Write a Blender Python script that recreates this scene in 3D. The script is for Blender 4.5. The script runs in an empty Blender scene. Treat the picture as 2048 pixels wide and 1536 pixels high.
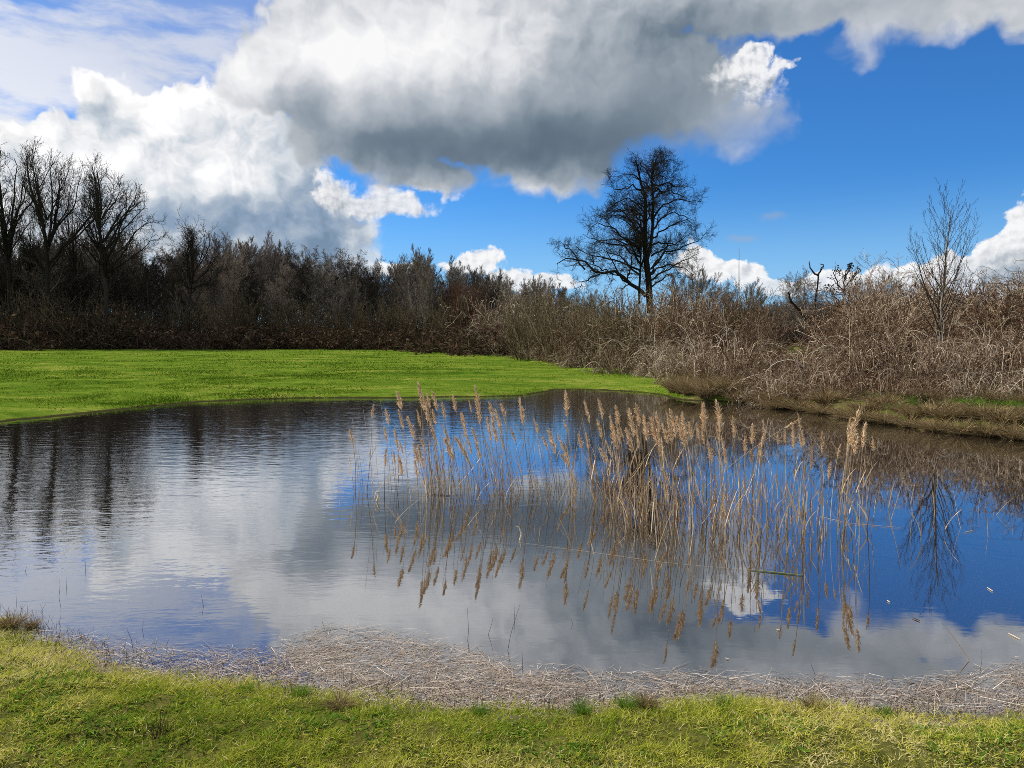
import bpy, math, random
import numpy as np

# ------------------------------------------------------------------ camera, light, exposure
SC = bpy.context.scene
COL = SC.collection
F, CX, CY = 1500.0, 1024.0, 768.0          # focal length and centre of the 2048 x 1536 photograph
PITCH = math.radians(3.66)                 # camera looks slightly down
EYE = 1.8                                  # height of the eye above the water

cam = bpy.data.cameras.new('camera')
cam.sensor_width = 36.0
cam.lens = F / 2048 * 36.0
cam.clip_start, cam.clip_end = 0.05, 20000
camera = bpy.data.objects.new('camera', cam)
COL.objects.link(camera)
camera.location = (0, 0, EYE)
camera.rotation_euler = (math.pi / 2 - PITCH, 0, 0)
SC.camera = camera

SC.view_settings.view_transform = 'Standard'
SC.view_settings.look = 'None'
SC.view_settings.gamma = 1.0
SC.view_settings.exposure = 0.0
SC.render.engine = 'CYCLES'
SC.cycles.max_bounces = 5
SC.cycles.diffuse_bounces = 2
SC.cycles.glossy_bounces = 3
SC.cycles.transmission_bounces = 3
SC.cycles.transparent_max_bounces = 6
SC.cycles.sample_clamp_indirect = 4.0
SC.cycles.use_denoising = False
SC.cycles.use_adaptive_sampling = True
SC.cycles.adaptive_threshold = 0.012
SC.cycles.adaptive_min_samples = 12
SC.cycles.pixel_filter_type = 'BLACKMAN_HARRIS'
SC.cycles.filter_width = 0.85

SUN_AZ, SUN_EL = math.radians(-62), math.radians(40)   # azimuth from +Y towards +X
sun = bpy.data.lights.new('sun', 'SUN')
sun.energy = 5.0
sun.angle = math.radians(0.5)
sun.color = (1.0, 0.93, 0.82)
sun_o = bpy.data.objects.new('sun', sun)
COL.objects.link(sun_o)
from mathutils import Vector
SUN_DIR = Vector((math.sin(SUN_AZ) * math.cos(SUN_EL), math.cos(SUN_AZ) * math.cos(SUN_EL), math.sin(SUN_EL)))
sun_o.rotation_euler = SUN_DIR.to_track_quat('Z', 'Y').to_euler()
sun_o.location = SUN_DIR * 50


def ray(px, py):
    """unit direction seen at a pixel of the photograph"""
    x, z = (px - CX) / F, (CY - py) / F
    d = np.array([x, math.cos(PITCH) + z * math.sin(PITCH), -math.sin(PITCH) + z * math.cos(PITCH)])
    return d / np.linalg.norm(d)


def ground(px, py, z=0.0):
    """point of the level z seen at a pixel"""
    d = ray(px, py)
    t = (z - EYE) / d[2]
    return np.array([d[0] * t, d[1] * t, z])


def at(px, py, Y):
    """point at depth Y seen at a pixel"""
    d = ray(px, py)
    t = Y / d[1]
    return np.array([d[0] * t, Y, EYE + d[2] * t])


def sky_deg(px, py):
    d = ray(px, py)
    return math.degrees(math.atan2(d[0], d[1])), math.degrees(math.asin(d[2]))


# ------------------------------------------------------------------ world: blue sky and clouds
class G:
    """tiny expression helper over shader nodes"""
    def __init__(s, tree):
        s.t = tree

    def node(s, kind, **kw):
        n = s.t.nodes.new(kind)
        for k, v in kw.items():
            setattr(n, k, v)
        return n

    def put(s, sock, v):
        if isinstance(v, bpy.types.NodeSocket):
            s.t.links.new(v, sock)
        else:
            sock.default_value = v

    def m(s, op, a, b=0.0, c=0.0, clamp=False):
        n = s.node('ShaderNodeMath', operation=op, use_clamp=clamp)
        for i, v in enumerate((a, b, c)):
            s.put(n.inputs[i], v)
        return n.outputs[0]

    def v(s, op, a, b=(0, 0, 0), c=(0, 0, 0), scale=None):
        n = s.node('ShaderNodeVectorMath', operation=op)
        s.put(n.inputs[0], a)
        if op not in ('LENGTH', 'NORMALIZE', 'SCALE'):
            s.put(n.inputs[1], b)
        if op == 'MULTIPLY_ADD':
            s.put(n.inputs[2], c)
        if scale is not None:
            s.put(n.inputs['Scale'], scale)
        return n.outputs['Value' if op in ('LENGTH', 'DOT_PRODUCT') else 'Vector']

    def noise(s, p, scale, detail=6.0, rough=0.55, dist=0.0, lac=2.0, color=False, dims='3D', w=0.0):
        n = s.node('ShaderNodeTexNoise', noise_dimensions=dims)
        s.put(n.inputs['Vector'], p)
        n.inputs['Scale'].default_value = scale
        n.inputs['Detail'].default_value = detail
        n.inputs['Roughness'].default_value = rough
        n.inputs['Lacunarity'].default_value = lac
        n.inputs['Distortion'].default_value = dist
        if dims == '4D':
            n.inputs['W'].default_value = w
        return n.outputs['Color' if color else 'Fac']

    def voro(s, p, scale, detail=3.0, rough=0.5, smooth=0.3):
        n = s.node('ShaderNodeTexVoronoi', voronoi_dimensions='2D', feature='SMOOTH_F1', normalize=True)
        s.put(n.inputs['Vector'], p)
        n.inputs['Scale'].default_value = scale
        n.inputs['Detail'].default_value = detail
        n.inputs['Roughness'].default_value = rough
        n.inputs['Lacunarity'].default_value = 2.1
        n.inputs['Smoothness'].default_value = smooth
        return n.outputs['Distance']

    def sstep(s, x, lo, hi, a=0.0, b=1.0, kind='SMOOTHSTEP'):
        n = s.node('ShaderNodeMapRange', interpolation_type=kind)
        s.put(n.inputs['Value'], x)
        s.put(n.inputs['From Min'], lo)
        s.put(n.inputs['From Max'], hi)
        s.put(n.inputs['To Min'], a)
        s.put(n.inputs['To Max'], b)
        return n.outputs['Result']

    def ramp(s, x, stops, interp='LINEAR'):
        n = s.node('ShaderNodeValToRGB')
        s.put(n.inputs[0], x)
        r = n.color_ramp
        r.interpolation = interp
        while len(r.elements) < len(stops):
            r.elements.new(0.5)
        for e, (p, c) in zip(r.elements, stops):
            e.position = p
            e.color = (*c, 1)
        return n.outputs[0]

    def mix(s, f, a, b, kind='MIX'):
        n = s.node('ShaderNodeMix', data_type='RGBA', blend_type=kind)
        s.put(n.inputs[0], f)
        for i, v in ((6, a), (7, b)):
            if isinstance(v, tuple) and len(v) == 3:
                v = (*v, 1)
            s.put(n.inputs[i], v)
        return n.outputs[2]

    def comb(s, x, y, z=0.0):
        n = s.node('ShaderNodeCombineXYZ')
        for i, v in enumerate((x, y, z)):
            s.put(n.inputs[i], v)
        return n.outputs[0]

    def sep(s, v):
        n = s.node('ShaderNodeSeparateXYZ')
        s.put(n.inputs[0], v)
        return n.outputs


world = bpy.data.worlds.new('World')
SC.world = world
world.use_nodes = True
wt = world.node_tree
wt.nodes.clear()
g = G(wt)
sky = g.node('ShaderNodeTexSky', sky_type='NISHITA')
sky.sun_disc = False
sky.sun_elevation = SUN_EL
sky.sun_rotation = SUN_AZ
sky.air_density = 1.0
sky.dust_density = 0.15
sky.ozone_density = 3.0
SKY_STRENGTH = 0.1
tc = g.node('ShaderNodeTexCoord').outputs['Generated']
dirv = g.v('NORMALIZE', tc)
dx, dy, dz = g.sep(dirv)
az = g.m('MULTIPLY', g.m('ARCTAN2', dx, dy), 57.2958)
el = g.m('MULTIPLY', g.m('ARCSINE', dz), 57.2958)
P0 = g.comb(az, el)                        # azimuth and elevation in degrees


def warp(amount, scale, detail=3.0, seed=0.0):
    n = g.noise(g.v('ADD', P0, (seed, seed * 0.7, seed)), scale, detail, 0.5, color=True)
    return g.v('MULTIPLY_ADD', n, (amount, amount, 0), g.v('ADD', P0, (-amount / 2, -amount / 2, 0)))


def field(P, blobs, k=0.8):
    """soft union of ellipses given in photograph pixels; degrees inside the outline"""
    f = None
    for (bx, by, rx, ry) in blobs:
        u, v_ = sky_deg(bx, by)
        u2, _ = sky_deg(bx + rx, by)
        _, v2 = sky_deg(bx, by - ry)
        ru, rv = max(abs(u2 - u), 0.1), max(abs(v2 - v_), 0.1)
        q = g.v('MULTIPLY_ADD', P, (1 / ru, 1 / rv, 0), (-u / ru, -v_ / rv, 0))
        rm = min(ru, rv) * 0.75 + 0.25 * max(ru, rv)
        e = g.m('MULTIPLY_ADD', g.v('LENGTH', q), -rm, rm)
        f = e if f is None else g.m('SMOOTH_MAX', f, e, k)
    return f


def tone(P, base, spots):
    """brightness: a level plus soft light and dark patches"""
    b = base
    for (bx, by, rx, ry, w) in spots:
        u, v_ = sky_deg(bx, by)
        u2, _ = sky_deg(bx + rx, by)
        _, v2 = sky_deg(bx, by - ry)
        ru, rv = max(abs(u2 - u), 0.1), max(abs(v2 - v_), 0.1)
        q = g.v('MULTIPLY_ADD', P, (1 / ru, 1 / rv, 0), (-u / ru, -v_ / rv, 0))
        e = g.m('EXPONENT', g.m('MULTIPLY', g.v('DOT_PRODUCT', q, q), -1.0))
        b = g.m('MULTIPLY_ADD', e, w, b)
    return b


K = 1.0 / SKY_STRENGTH
CLOUD = [(0.0, (0.105, 0.145, 0.19)), (0.2, (0.175, 0.225, 0.275)), (0.4, (0.33, 0.38, 0.43)),
         (0.6, (0.52, 0.55, 0.59)), (0.8, (0.78, 0.79, 0.81)), (1.0, (0.97, 0.965, 0.96))]
WARM = [(0.0, (0.12, 0.125, 0.135)), (0.3, (0.24, 0.25, 0.265)), (0.6, (0.48, 0.49, 0.50)), (1.0, (0.93, 0.93, 0.93))]

# blue sky, deepened a little as the photograph's is
skyc = g.mix(1.0, sky.outputs[0], (0.30, 0.77, 1.30), 'MULTIPLY')
img = skyc

# noises shared by all the clouds
wn = g.noise(P0, 0.36, 3, 0.5, color=True)
wn2 = g.v('ADD', wn, (-0.5, -0.5, 0))


def warp(amount):
    return g.v('MULTIPLY_ADD', wn2, (amount, amount, 0), P0)


PB = warp(2.6)
PS = warp(1.4)
shift = (-0.5, 0.6, 0)                      # towards the sun, seen on the sky
v_big = g.voro(PB, 0.34, 2, 0.5, 0.5)
n_big = g.noise(PB, 0.28, 6, 0.54)
n_big2 = g.noise(g.v('ADD', PB, shift), 0.28, 4, 0.5)
r_big = g.m('SUBTRACT', n_big, n_big2)
v_sml = g.voro(PS, 0.85, 2, 0.55, 0.4)
n_sml = g.noise(PS, 0.85, 5, 0.58)
n_sml2 = g.noise(g.v('ADD', PS, (-0.25, 0.3, 0)), 0.85, 4, 0.55)
r_sml = g.m('SUBTRACT', n_sml, n_sml2)
B_V, B_N = g.m('SUBTRACT', 0.42, v_big), g.m('SUBTRACT', n_big, 0.5)
S_V, S_N = g.m('SUBTRACT', 0.42, v_sml), g.m('SUBTRACT', n_sml, 0.5)


def edge(f, V, N, kv, kn):
    return g.m('MULTIPLY_ADD', V, kv, g.m('MULTIPLY_ADD', N, kn, f))


def bright(base, r, V, kr, kv):
    return g.m('MULTIPLY_ADD', r, kr, g.m('MULTIPLY_ADD', V, kv, base))


def lay(under, alpha, b, ramp):
    return g.mix(alpha, under, g.v('SCALE', g.ramp(b, ramp), scale=K))


# --- high thin cloud, upper left: stretched sideways
Pc = warp(1.0)
fc = field(Pc, [(60, 120, 230, 90), (40, 130, 190, 90), (210, 165, 190, 60), (330, 150, 130, 55), (330, 28, 130, 22), (190, 45, 120, 14), (130, 110, 230, 70), (300, 90, 120, 40),
                (40, 20, 120, 14), (20, 240, 90, 50), (430, 100, 120, 40), (-200, 120, 250, 150)], 0.6)
nst = g.noise(g.v('MULTIPLY', Pc, (0.35, 1.15, 1)), 0.55, 6, 0.62)
ac = g.sstep(g.m('MULTIPLY_ADD', g.m('SUBTRACT', nst, 0.5), 6.5, fc), -1.2, 1.9)
bc = g.m('MULTIPLY_ADD', nst, 0.35, tone(Pc, 0.74, [(40, 120, 170, 70, 0.14), (350, 130, 150, 60, -0.08)]))
img = lay(img, g.m('MULTIPLY', ac, 0.9), bc, CLOUD)

# --- paler air towards the horizon and a thin veil at upper left
veil = tone(P0, 0.0, [(460, 20, 330, 150, 0.50), (100, 100, 300, 200, 0.25)])
img = g.mix(g.m('MINIMUM', veil, 0.7), img, g.v('SCALE', (0.36, 0.46, 0.72), scale=K))
img = g.mix(g.sstep(el, 12.5, -1.0, 0.0, 0.85, 'SMOOTHERSTEP'), img, g.v('SCALE', (0.34, 0.62, 0.93), scale=K))

# --- cumulus on the horizon
fh = field(PS, [(960, 522, 44, 24), (925, 536, 44, 16), (1010, 548, 40, 14), (800, 536, 60, 14), (1070, 565, 100, 20),
                (1390, 520, 46, 34), (1440, 540, 44, 24), (1490, 548, 36, 24), (1560, 574, 60, 16), (1690, 562, 110, 22),
                (1760, 552, 40, 18), (1850, 550, 60, 26), (1915, 535, 60, 28), (1990, 510, 50, 42), (2030, 458, 34, 46),
                (2075, 480, 70, 80), (2120, 400, 70, 70), (1950, 570, 160, 40), (240, 484, 140, 30), (340, 484, 60, 22)], 0.45)
ah = g.sstep(edge(fh, S_V, S_N, 0.9, 1.5), -0.05, 0.28)
bh = bright(tone(PS, 0.92, [(2060, 530, 130, 36, -0.36), (1990, 550, 110, 26, -0.2), (965, 555, 80, 14, -0.14), (1700, 580, 500, 14, -0.1)]), r_sml, S_V, 1.1, 0.2)
img = lay(img, g.m('MULTIPLY', ah, g.sstep(el, 2.0, 5.0, 0.7, 0.96)), bh, CLOUD)

# --- two faint wisps in the blue
fw = field(warp(1.6), [(1490, 473, 34, 8), (1545, 436, 24, 7)], 0.1)
img = g.mix(g.sstep(g.m('MULTIPLY_ADD', S_N, 0.8, fw), -0.25, 0.5, 0.0, 0.45), img, g.v('SCALE', (0.36, 0.42, 0.52), scale=K))

# --- broken cloud added over the unseen rest of the sky to whiten the ambient light
rest = g.m('MAXIMUM', g.sstep(g.m('ABSOLUTE', az), 46.0, 66.0), g.sstep(el, 33.0, 46.0))
cov = g.sstep(n_big, 0.40, 0.54)
img = g.mix(g.m('MULTIPLY', g.m('MULTIPLY', rest, cov), 0.9), img, g.v('SCALE', (0.66, 0.67, 0.69), scale=K))

# --- big cumulus on the left with its dark base and rain haze
fl = field(PB, [(225, 245, 62, 82), (300, 250, 80, 74), (385, 265, 95, 88), (440, 300, 140, 120), (120, 320, 110, 70), (40, 330, 90, 62),
                (200, 350, 220, 120), (520, 320, 110, 110), (470, 430, 250, 100), (150, 430, 260, 110), (640, 440, 90, 80), (690, 480, 50, 70),
                (580, 500, 150, 110), (660, 520, 66, 100), (300, 500, 360, 110), (-120, 360, 160, 110)], 0.7)
elg = g.m('MULTIPLY_ADD', S_V, 0.8, g.m('MULTIPLY_ADD', S_N, 0.7, edge(fl, B_V, B_N, 2.0, 2.8)))
softl = tone(P0, 0.28, [(660, 470, 130, 90, 0.7), (60, 500, 300, 90, 0.3)])
al = g.sstep(elg, g.m('MULTIPLY', softl, -0.6), softl)
bl = bright(tone(PB, g.m('MULTIPLY_ADD', S_V, 0.08, g.m('MULTIPLY_ADD', r_sml, 0.25, 0.83)), [(470, 440, 260, 66, -0.52), (640, 400, 90, 110, -0.40), (600, 300, 110, 60, -0.22), (560, 520, 260, 70, -0.42), (240, 470, 160, 50, -0.16),
                     (215, 220, 30, 46, -0.24), (460, 250, 90, 50, -0.10), (300, 290, 90, 40, -0.12), (250, 200, 60, 40, 0.08), (195, 165, 70, 26, 0.16), (390, 215, 90, 30, 0.12),
                     (440, 345, 80, 30, 0.16), (250, 345, 60, 40, 0.14), (30, 330, 120, 60, -0.1), (60, 420, 160, 60, -0.10), (600, 470, 40, 30, 0.14), (330, 330, 60, 30, -0.14), (120, 300, 60, 24, 0.1), (270, 255, 24, 50, -0.1)]), r_big, B_V, 1.5, 0.40)
RAIN = [(0.0, (0.19, 0.27, 0.38)), (0.2, (0.27, 0.36, 0.48)), (0.4, (0.40, 0.47, 0.56)), (0.6, (0.62, 0.67, 0.72)), (0.8, (0.86, 0.865, 0.875)), (1.0, (1.06, 1.05, 1.04))]
img = lay(img, g.m('MULTIPLY', al, g.sstep(el, 2.0, 7.0, 0.6, 0.97)), bl, RAIN)

# --- small cumulus between the two big ones
fs = field(PS, [(780, 405, 62, 28), (768, 384, 34, 22), (830, 415, 34, 13), (672, 385, 46, 30), (640, 352, 20, 14), (705, 405, 40, 20),
                (626, 316, 9, 5), (868, 372, 36, 14), (905, 388, 14, 7), (740, 420, 60, 16)], 0.3)
as_ = g.sstep(edge(fs, S_V, S_N, 0.8, 1.7), -0.2, 0.5)
bs = bright(tone(PS, 0.84, [(680, 400, 60, 40, -0.14), (780, 425, 60, 14, -0.12), (860, 372, 40, 20, -0.2)]), r_sml, S_V, 1.0, 0.2)
img = lay(img, g.m('MULTIPLY', as_, 0.92), bs, CLOUD)

# --- the great grey cloud overhead
fm = field(PB, [(940, 110, 400, 215), (720, 165, 230, 130), (560, 165, 115, 62), (500, 165, 62, 44), (600, 105, 70, 54), (650, 60, 70, 60),
                (1090, 250, 220, 125), (1260, 170, 200, 120), (1400, 190, 110, 86), (1470, 245, 84, 58), (800, -120, 240, 170), (1100, -160, 460, 260), (1085, 352, 80, 36),
                (1700, -78, 470, 132), (1480, -10, 190, 80), (1760, 46, 84, 40), (1730, 96, 26, 26), (1900, 28, 110, 42), (2120, -40, 160, 84), (850, 350, 110, 26), (690, 262, 120, 62), (775, 310, 90, 46)], 0.9)
em = g.m('MULTIPLY_ADD', S_V, 0.35, g.m('MULTIPLY_ADD', S_N, 0.5, edge(fm, B_V, B_N, 1.6, 3.0)))
softm = tone(P0, 0.5, [(1350, 300, 260, 60, 1.1), (1750, 90, 300, 50, 0.8), (1000, 380, 220, 40, 0.4), (1480, 240, 90, 80, 0.9)])
am = g.sstep(em, g.m('MULTIPLY', softm, -0.7), softm)
calm = tone(P0, 1.0, [(1050, 270, 330, 90, -0.72), (1350, 200, 200, 110, -0.6), (1750, 20, 400, 60, -0.65), (750, 250, 200, 70, -0.4)])
n_m = g.noise(PB, 0.13, 4, 0.5)
r_m = g.m('SUBTRACT', n_m, g.noise(g.v('ADD', PB, (-1.0, 1.2, 0)), 0.13, 3, 0.5))
rel_m = g.m('MULTIPLY_ADD', r_m, 1.0, g.m('MULTIPLY_ADD', r_big, 0.6, g.m('MULTIPLY_ADD', B_V, 0.16, g.m('MULTIPLY', r_sml, 0.14))))
bm = g.m('MULTIPLY_ADD', rel_m, calm,
     tone(PB, 0.64, [(1040, 300, 300, 74, -0.36), (800, 290, 200, 62, -0.27), (600, 220, 110, 56, -0.20), (1200, 265, 230, 105, -0.28), (1390, 170, 160, 120, -0.17), (1450, 50, 190, 60, -0.08), (720, 300, 90, 40, -0.1),
                     (870, 90, 200, 80, 0.24), (640, 100, 130, 60, 0.22), (490, 155, 80, 50, 0.24), (1130, 20, 120, 60, 0.02), (1280, 70, 200, 120, -0.24), (1150, -120, 300, 90, -0.06), (700, -80, 200, 100, 0.1), (1620, 20, 300, 50, -0.17), (1850, 70, 160, 40, 0.0),
                     (690, 215, 30, 40, 0.14), (1090, 385, 80, 20, 0.16), (760, 130, 160, 70, 0.10)]))
alpha_m = g.m('MULTIPLY', am, tone(P0, 0.98, [(1500, 275, 80, 50, -0.5), (1740, 110, 70, 40, -0.45)]))
img = lay(img, alpha_m, bm, CLOUD)

# --- its sunlit tip on the right
ft = field(PS, [(1508, 122, 36, 28), (1478, 150, 48, 34), (1556, 134, 30, 13), (1506, 176, 50, 46), (1440, 160, 32, 34), (1538, 164, 36, 34), (1576, 132, 14, 7), (1510, 100, 14, 12)], 0.3)
at_ = g.sstep(edge(ft, S_V, S_N, 1.1, 1.5), -0.10, g.m('ADD', 0.22, tone(P0, 0.0, [(1470, 205, 110, 46, 1.6), (1430, 160, 40, 60, 0.9)])))
bt = bright(tone(PS, 0.90, [(1480, 195, 80, 34, -0.36), (1440, 165, 36, 40, -0.2)]), r_sml, S_V, 1.5, 0.30)
img = lay(img, g.m('MULTIPLY', at_, 0.90), bt, CLOUD)

# below the horizon: dull earth
img = g.mix(g.sstep(el, -0.5, -3.0), img, (0.9, 0.9, 0.7))
bg = g.node('ShaderNodeBackground')
g.put(bg.inputs['Color'], img)
bg.inputs['Strength'].default_value = SKY_STRENGTH
wo = g.node('ShaderNodeOutputWorld')
wt.links.new(bg.outputs[0], wo.inputs[0])
world.cycles.sampling_method = 'MANUAL'
world.cycles.sample_map_resolution = 512

# ------------------------------------------------------------------ mesh helpers
RNG = np.random.default_rng(7)


def mesh_from(name, V, Q=None, T=None, tint=None, mat=None, smooth=False, mats=None, mat_idx=None):
    """mesh out of arrays: quads Q (n,4) and / or triangles T (n,3); tint is a float per vertex"""
    me = bpy.data.meshes.new(name)
    V = np.asarray(V, np.float32)
    nq = 0 if Q is None else len(Q)
    nt = 0 if T is None else len(T)
    loops = np.concatenate([np.asarray(a, np.int32).ravel() for a, n in ((Q, nq), (T, nt)) if n])
    tot = np.concatenate([np.full(nq, 4, np.int32), np.full(nt, 3, np.int32)])
    start = np.concatenate([[0], np.cumsum(tot)[:-1]]).astype(np.int32)
    me.vertices.add(len(V))
    me.vertices.foreach_set('co', V.ravel())
    me.loops.add(len(loops))
    me.loops.foreach_set('vertex_index', loops)
    me.polygons.add(nq + nt)
    me.polygons.foreach_set('loop_start', start)
    me.polygons.foreach_set('loop_total', tot)
    for m_ in (mats or ([mat] if mat else [])):
        me.materials.append(m_)
    if mat_idx is not None:
        me.polygons.foreach_set('material_index', np.asarray(mat_idx, np.int32))
    if tint is not None:
        a = me.attributes.new('tint', 'FLOAT', 'POINT')
        a.data.foreach_set('value', np.asarray(tint, np.float32))
    me.update(calc_edges=True)
    if smooth:
        me.polygons.foreach_set('use_smooth', np.ones(nq + nt, bool))
    return me


def tubes(P, R, sides=3):
    """P (N,k,3) polylines, R (N,k) radii -> verts, quads, index of the polyline of each vertex"""
    N, k, _ = P.shape
    t = np.empty_like(P)
    t[:, 1:-1] = P[:, 2:] - P[:, :-2]
    t[:, 0] = P[:, 1] - P[:, 0]
    t[:, -1] = P[:, -1] - P[:, -2]
    t /= np.linalg.norm(t, axis=2, keepdims=True) + 1e-9
    ax = P[:, -1] - P[:, 0]
    ax /= np.linalg.norm(ax, axis=1, keepdims=True) + 1e-9
    ref = np.where((np.abs(ax[:, 2]) > 0.75)[:, None], [[0.93, 0.36, 0.0]], [[0.0, 0.0, 1.0]])[:, None, :]
    n1 = np.cross(t, np.broadcast_to(ref, t.shape))
    n1 /= np.linalg.norm(n1, axis=2, keepdims=True) + 1e-9
    n2 = np.cross(t, n1)
    ang = np.arange(sides) * (2 * np.pi / sides)
    V = (P[:, :, None, :] + R[:, :, None, None] * (n1[:, :, None, :] * np.cos(ang)[None, None, :, None]
                                                  + n2[:, :, None, :] * np.sin(ang)[None, None, :, None]))
    base = (np.arange(N)[:, None, None] * k + np.arange(k - 1)[None, :, None]) * sides
    j = np.arange(sides)[None, None, :]
    jn = (j + 1) % sides
    Q = np.stack([base + j, base + jn, base + sides + jn, base + sides + j], -1).reshape(-1, 4)
    return V.reshape(-1, 3), Q, np.repeat(np.arange(N), k * sides)


class Bag:
    """collects tubes, quads and triangles into one mesh"""
    def __init__(s):
        s.V, s.Q, s.T, s.c, s.n, s.mq, s.mt = [], [], [], [], 0, [], []

    def add(s, V, Q=None, T=None, tint=0.5, mi=0):
        V = np.asarray(V, float).reshape(-1, 3)
        if Q is not None and len(Q):
            s.Q.append(np.asarray(Q) + s.n)
            s.mq.append(np.full(len(Q), mi))
        if T is not None and len(T):
            s.T.append(np.asarray(T) + s.n)
            s.mt.append(np.full(len(T), mi))
        s.V.append(V)
        s.c.append(np.broadcast_to(np.asarray(tint, float), (len(V),)))
        s.n += len(V)

    def tubes(s, P, R, sides=3, tint=None, mi=0):
        V, Q, idx = tubes(P, R, sides)
        c = RNG.random(len(P))[idx] if tint is None else np.broadcast_to(np.asarray(tint, float), (len(P),))[idx]
        s.add(V, Q, tint=c, mi=mi)

    def mesh(s, name, mats, smooth=False):
        mi = np.concatenate(s.mq + s.mt)
        return mesh_from(name, np.concatenate(s.V), np.concatenate(s.Q) if s.Q else None,
                         np.concatenate(s.T) if s.T else None, np.concatenate(s.c),
                         mats=mats if isinstance(mats, list) else [mats], mat_idx=mi, smooth=smooth)


def unit(v):
    return v / (np.linalg.norm(v, axis=-1, keepdims=True) + 1e-9)


def grow(start, d, length, k, wob=0.15, up=0.0, rng=RNG, pull=None):
    """polylines (N,k,3) that wander from start along d; up bends them to the sky (negative: droop)"""
    N = len(start)
    P = np.empty((N, k, 3))
    P[:, 0] = start
    d = unit(np.asarray(d, float))
    step = (np.broadcast_to(length, (N,)) / (k - 1))[:, None]
    for i in range(1, k):
        d = d + rng.normal(0, wob, (N, 3))
        d[:, 2] += up
        if pull is not None:
            d = d + pull
        d = unit(d)
        P[:, i] = P[:, i - 1] + d * step
    return P


def sprout(P, R, n, lo, hi, ratio, ang, k, wob, up, rr=0.6, taper=0.25, fall=0.55, rng=RNG, lmin=0.0, rmin=0.0):
    """n side branches on each polyline"""
    N, kk, _ = P.shape
    par = np.repeat(np.arange(N), n)
    M = len(par)
    slot = np.tile(np.arange(n), N)
    t = lo + (hi - lo) * (slot + rng.random(M)) / n
    x = t * (kk - 1)
    i = np.minimum(x.astype(int), kk - 2)
    f = (x - i)[:, None]
    pos = P[par, i] * (1 - f) + P[par, i + 1] * f
    tan = unit(P[par, i + 1] - P[par, i])
    rad = R[par, i] * (1 - f[:, 0]) + R[par, i + 1] * f[:, 0]
    plen = np.linalg.norm(np.diff(P, axis=1), axis=2).sum(1)[par]
    ref = np.where((np.abs(tan[:, 2:3]) > 0.9), [[1.0, 0, 0]], [[0, 0, 1.0]])
    a1 = unit(np.cross(tan, ref))
    a2 = np.cross(tan, a1)
    phi = slot * 2.39996 + rng.random(N)[par] * 6.283 + rng.normal(0, 0.5, M)
    perp = a1 * np.cos(phi)[:, None] + a2 * np.sin(phi)[:, None]
    a = np.radians(rng.uniform(ang[0], ang[1], M))[:, None]
    d = tan * np.cos(a) + perp * np.sin(a)
    L = np.maximum(plen * ratio * (1 - fall * t) * rng.uniform(0.6, 1.25, M), lmin)
    C = grow(pos, d, L, k, wob, up, rng)
    r0 = np.maximum(np.minimum(rad * rr, rad), rmin)
    CR = r0[:, None] * np.linspace(1, taper, k)[None]
    return C, np.maximum(CR, rmin * 0.7)


def resample(pts, k):
    pts = np.asarray(pts, float)
    s = np.concatenate([[0], np.cumsum(np.linalg.norm(np.diff(pts, axis=0), axis=1))])
    u = np.linspace(0, s[-1], k)
    return np.stack([np.interp(u, s, pts[:, i]) for i in range(3)], 1)


def blades(base, d, L, w, bend, k=3, rng=RNG, side=None):
    """grass blades: flat tapering strips (N blades) -> V, Q, T, index"""
    N = len(base)
    d = unit(d)
    if side is None:
        az = rng.random(N) * 6.283
        side = np.stack([np.cos(az), np.sin(az), np.zeros(N)], 1)
    side = unit(side - d * (side * d).sum(1, keepdims=True))
    out = unit(np.stack([d[:, 0], d[:, 1], np.zeros(N)], 1) + 1e-6)
    pts = []
    for i in range(k):
        t = i / (k - 1)
        c = base + d * (L * t)[:, None] + out * (bend * L * t * t)[:, None] - np.array([0, 0, 1.0]) * (bend * L * 0.5 * t * t)[:, None]
        if i < k - 1:
            ww = (w * (1 - 0.5 * t))[:, None] * 0.5
            pts += [c - side * ww, c + side * ww]
        else:
            pts += [c]
    V = np.stack(pts, 1)
    m = 2 * (k - 1) + 1
    b = (np.arange(N) * m)[:, None]
    Q = np.concatenate([b + np.array([[2 * i, 2 * i + 1, 2 * i + 3, 2 * i + 2]]) for i in range(k - 2)]) if k > 2 else np.zeros((0, 4), int)
    T = b + np.array([[2 * k - 4, 2 * k - 3, 2 * k - 2]])
    return V.reshape(-1, 3), Q, T, np.repeat(np.arange(N), m)


# ------------------------------------------------------------------ objects
def tag(o, label=None, cat=None, group=None, kind=None):
    for k_, v_ in (('label', label), ('category', cat), ('group', group), ('kind', kind)):
        if v_:
            o[k_] = v_
    return o


def obj(name, me, parent=None, loc=None, rot=None, scale=None):
    o = bpy.data.objects.new(name, me)
    COL.objects.link(o)
    if parent is not None:
        o.parent = parent
    if loc is not None:
        o.location = loc
    if rot is not None:
        o.rotation_euler = rot
    if scale is not None:
        o.scale = scale if np.ndim(scale) else (scale,) * 3
    return o


def thing(name, label, cat, loc, rz=0.0, scale=1.0, group=None):
    o = obj(name, None, None, loc, (0, 0, rz), scale)
    o.empty_display_size = 0.2
    return tag(o, label, cat, group)


# ------------------------------------------------------------------ materials
def material(name):
    m_ = bpy.data.materials.new(name)
    m_.use_nodes = True
    m_.node_tree.nodes.clear()
    return m_, G(m_.node_tree)


def finish(g, shader):
    o = g.node('ShaderNodeOutputMaterial')
    g.t.links.new(shader, o.inputs[0])


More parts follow.
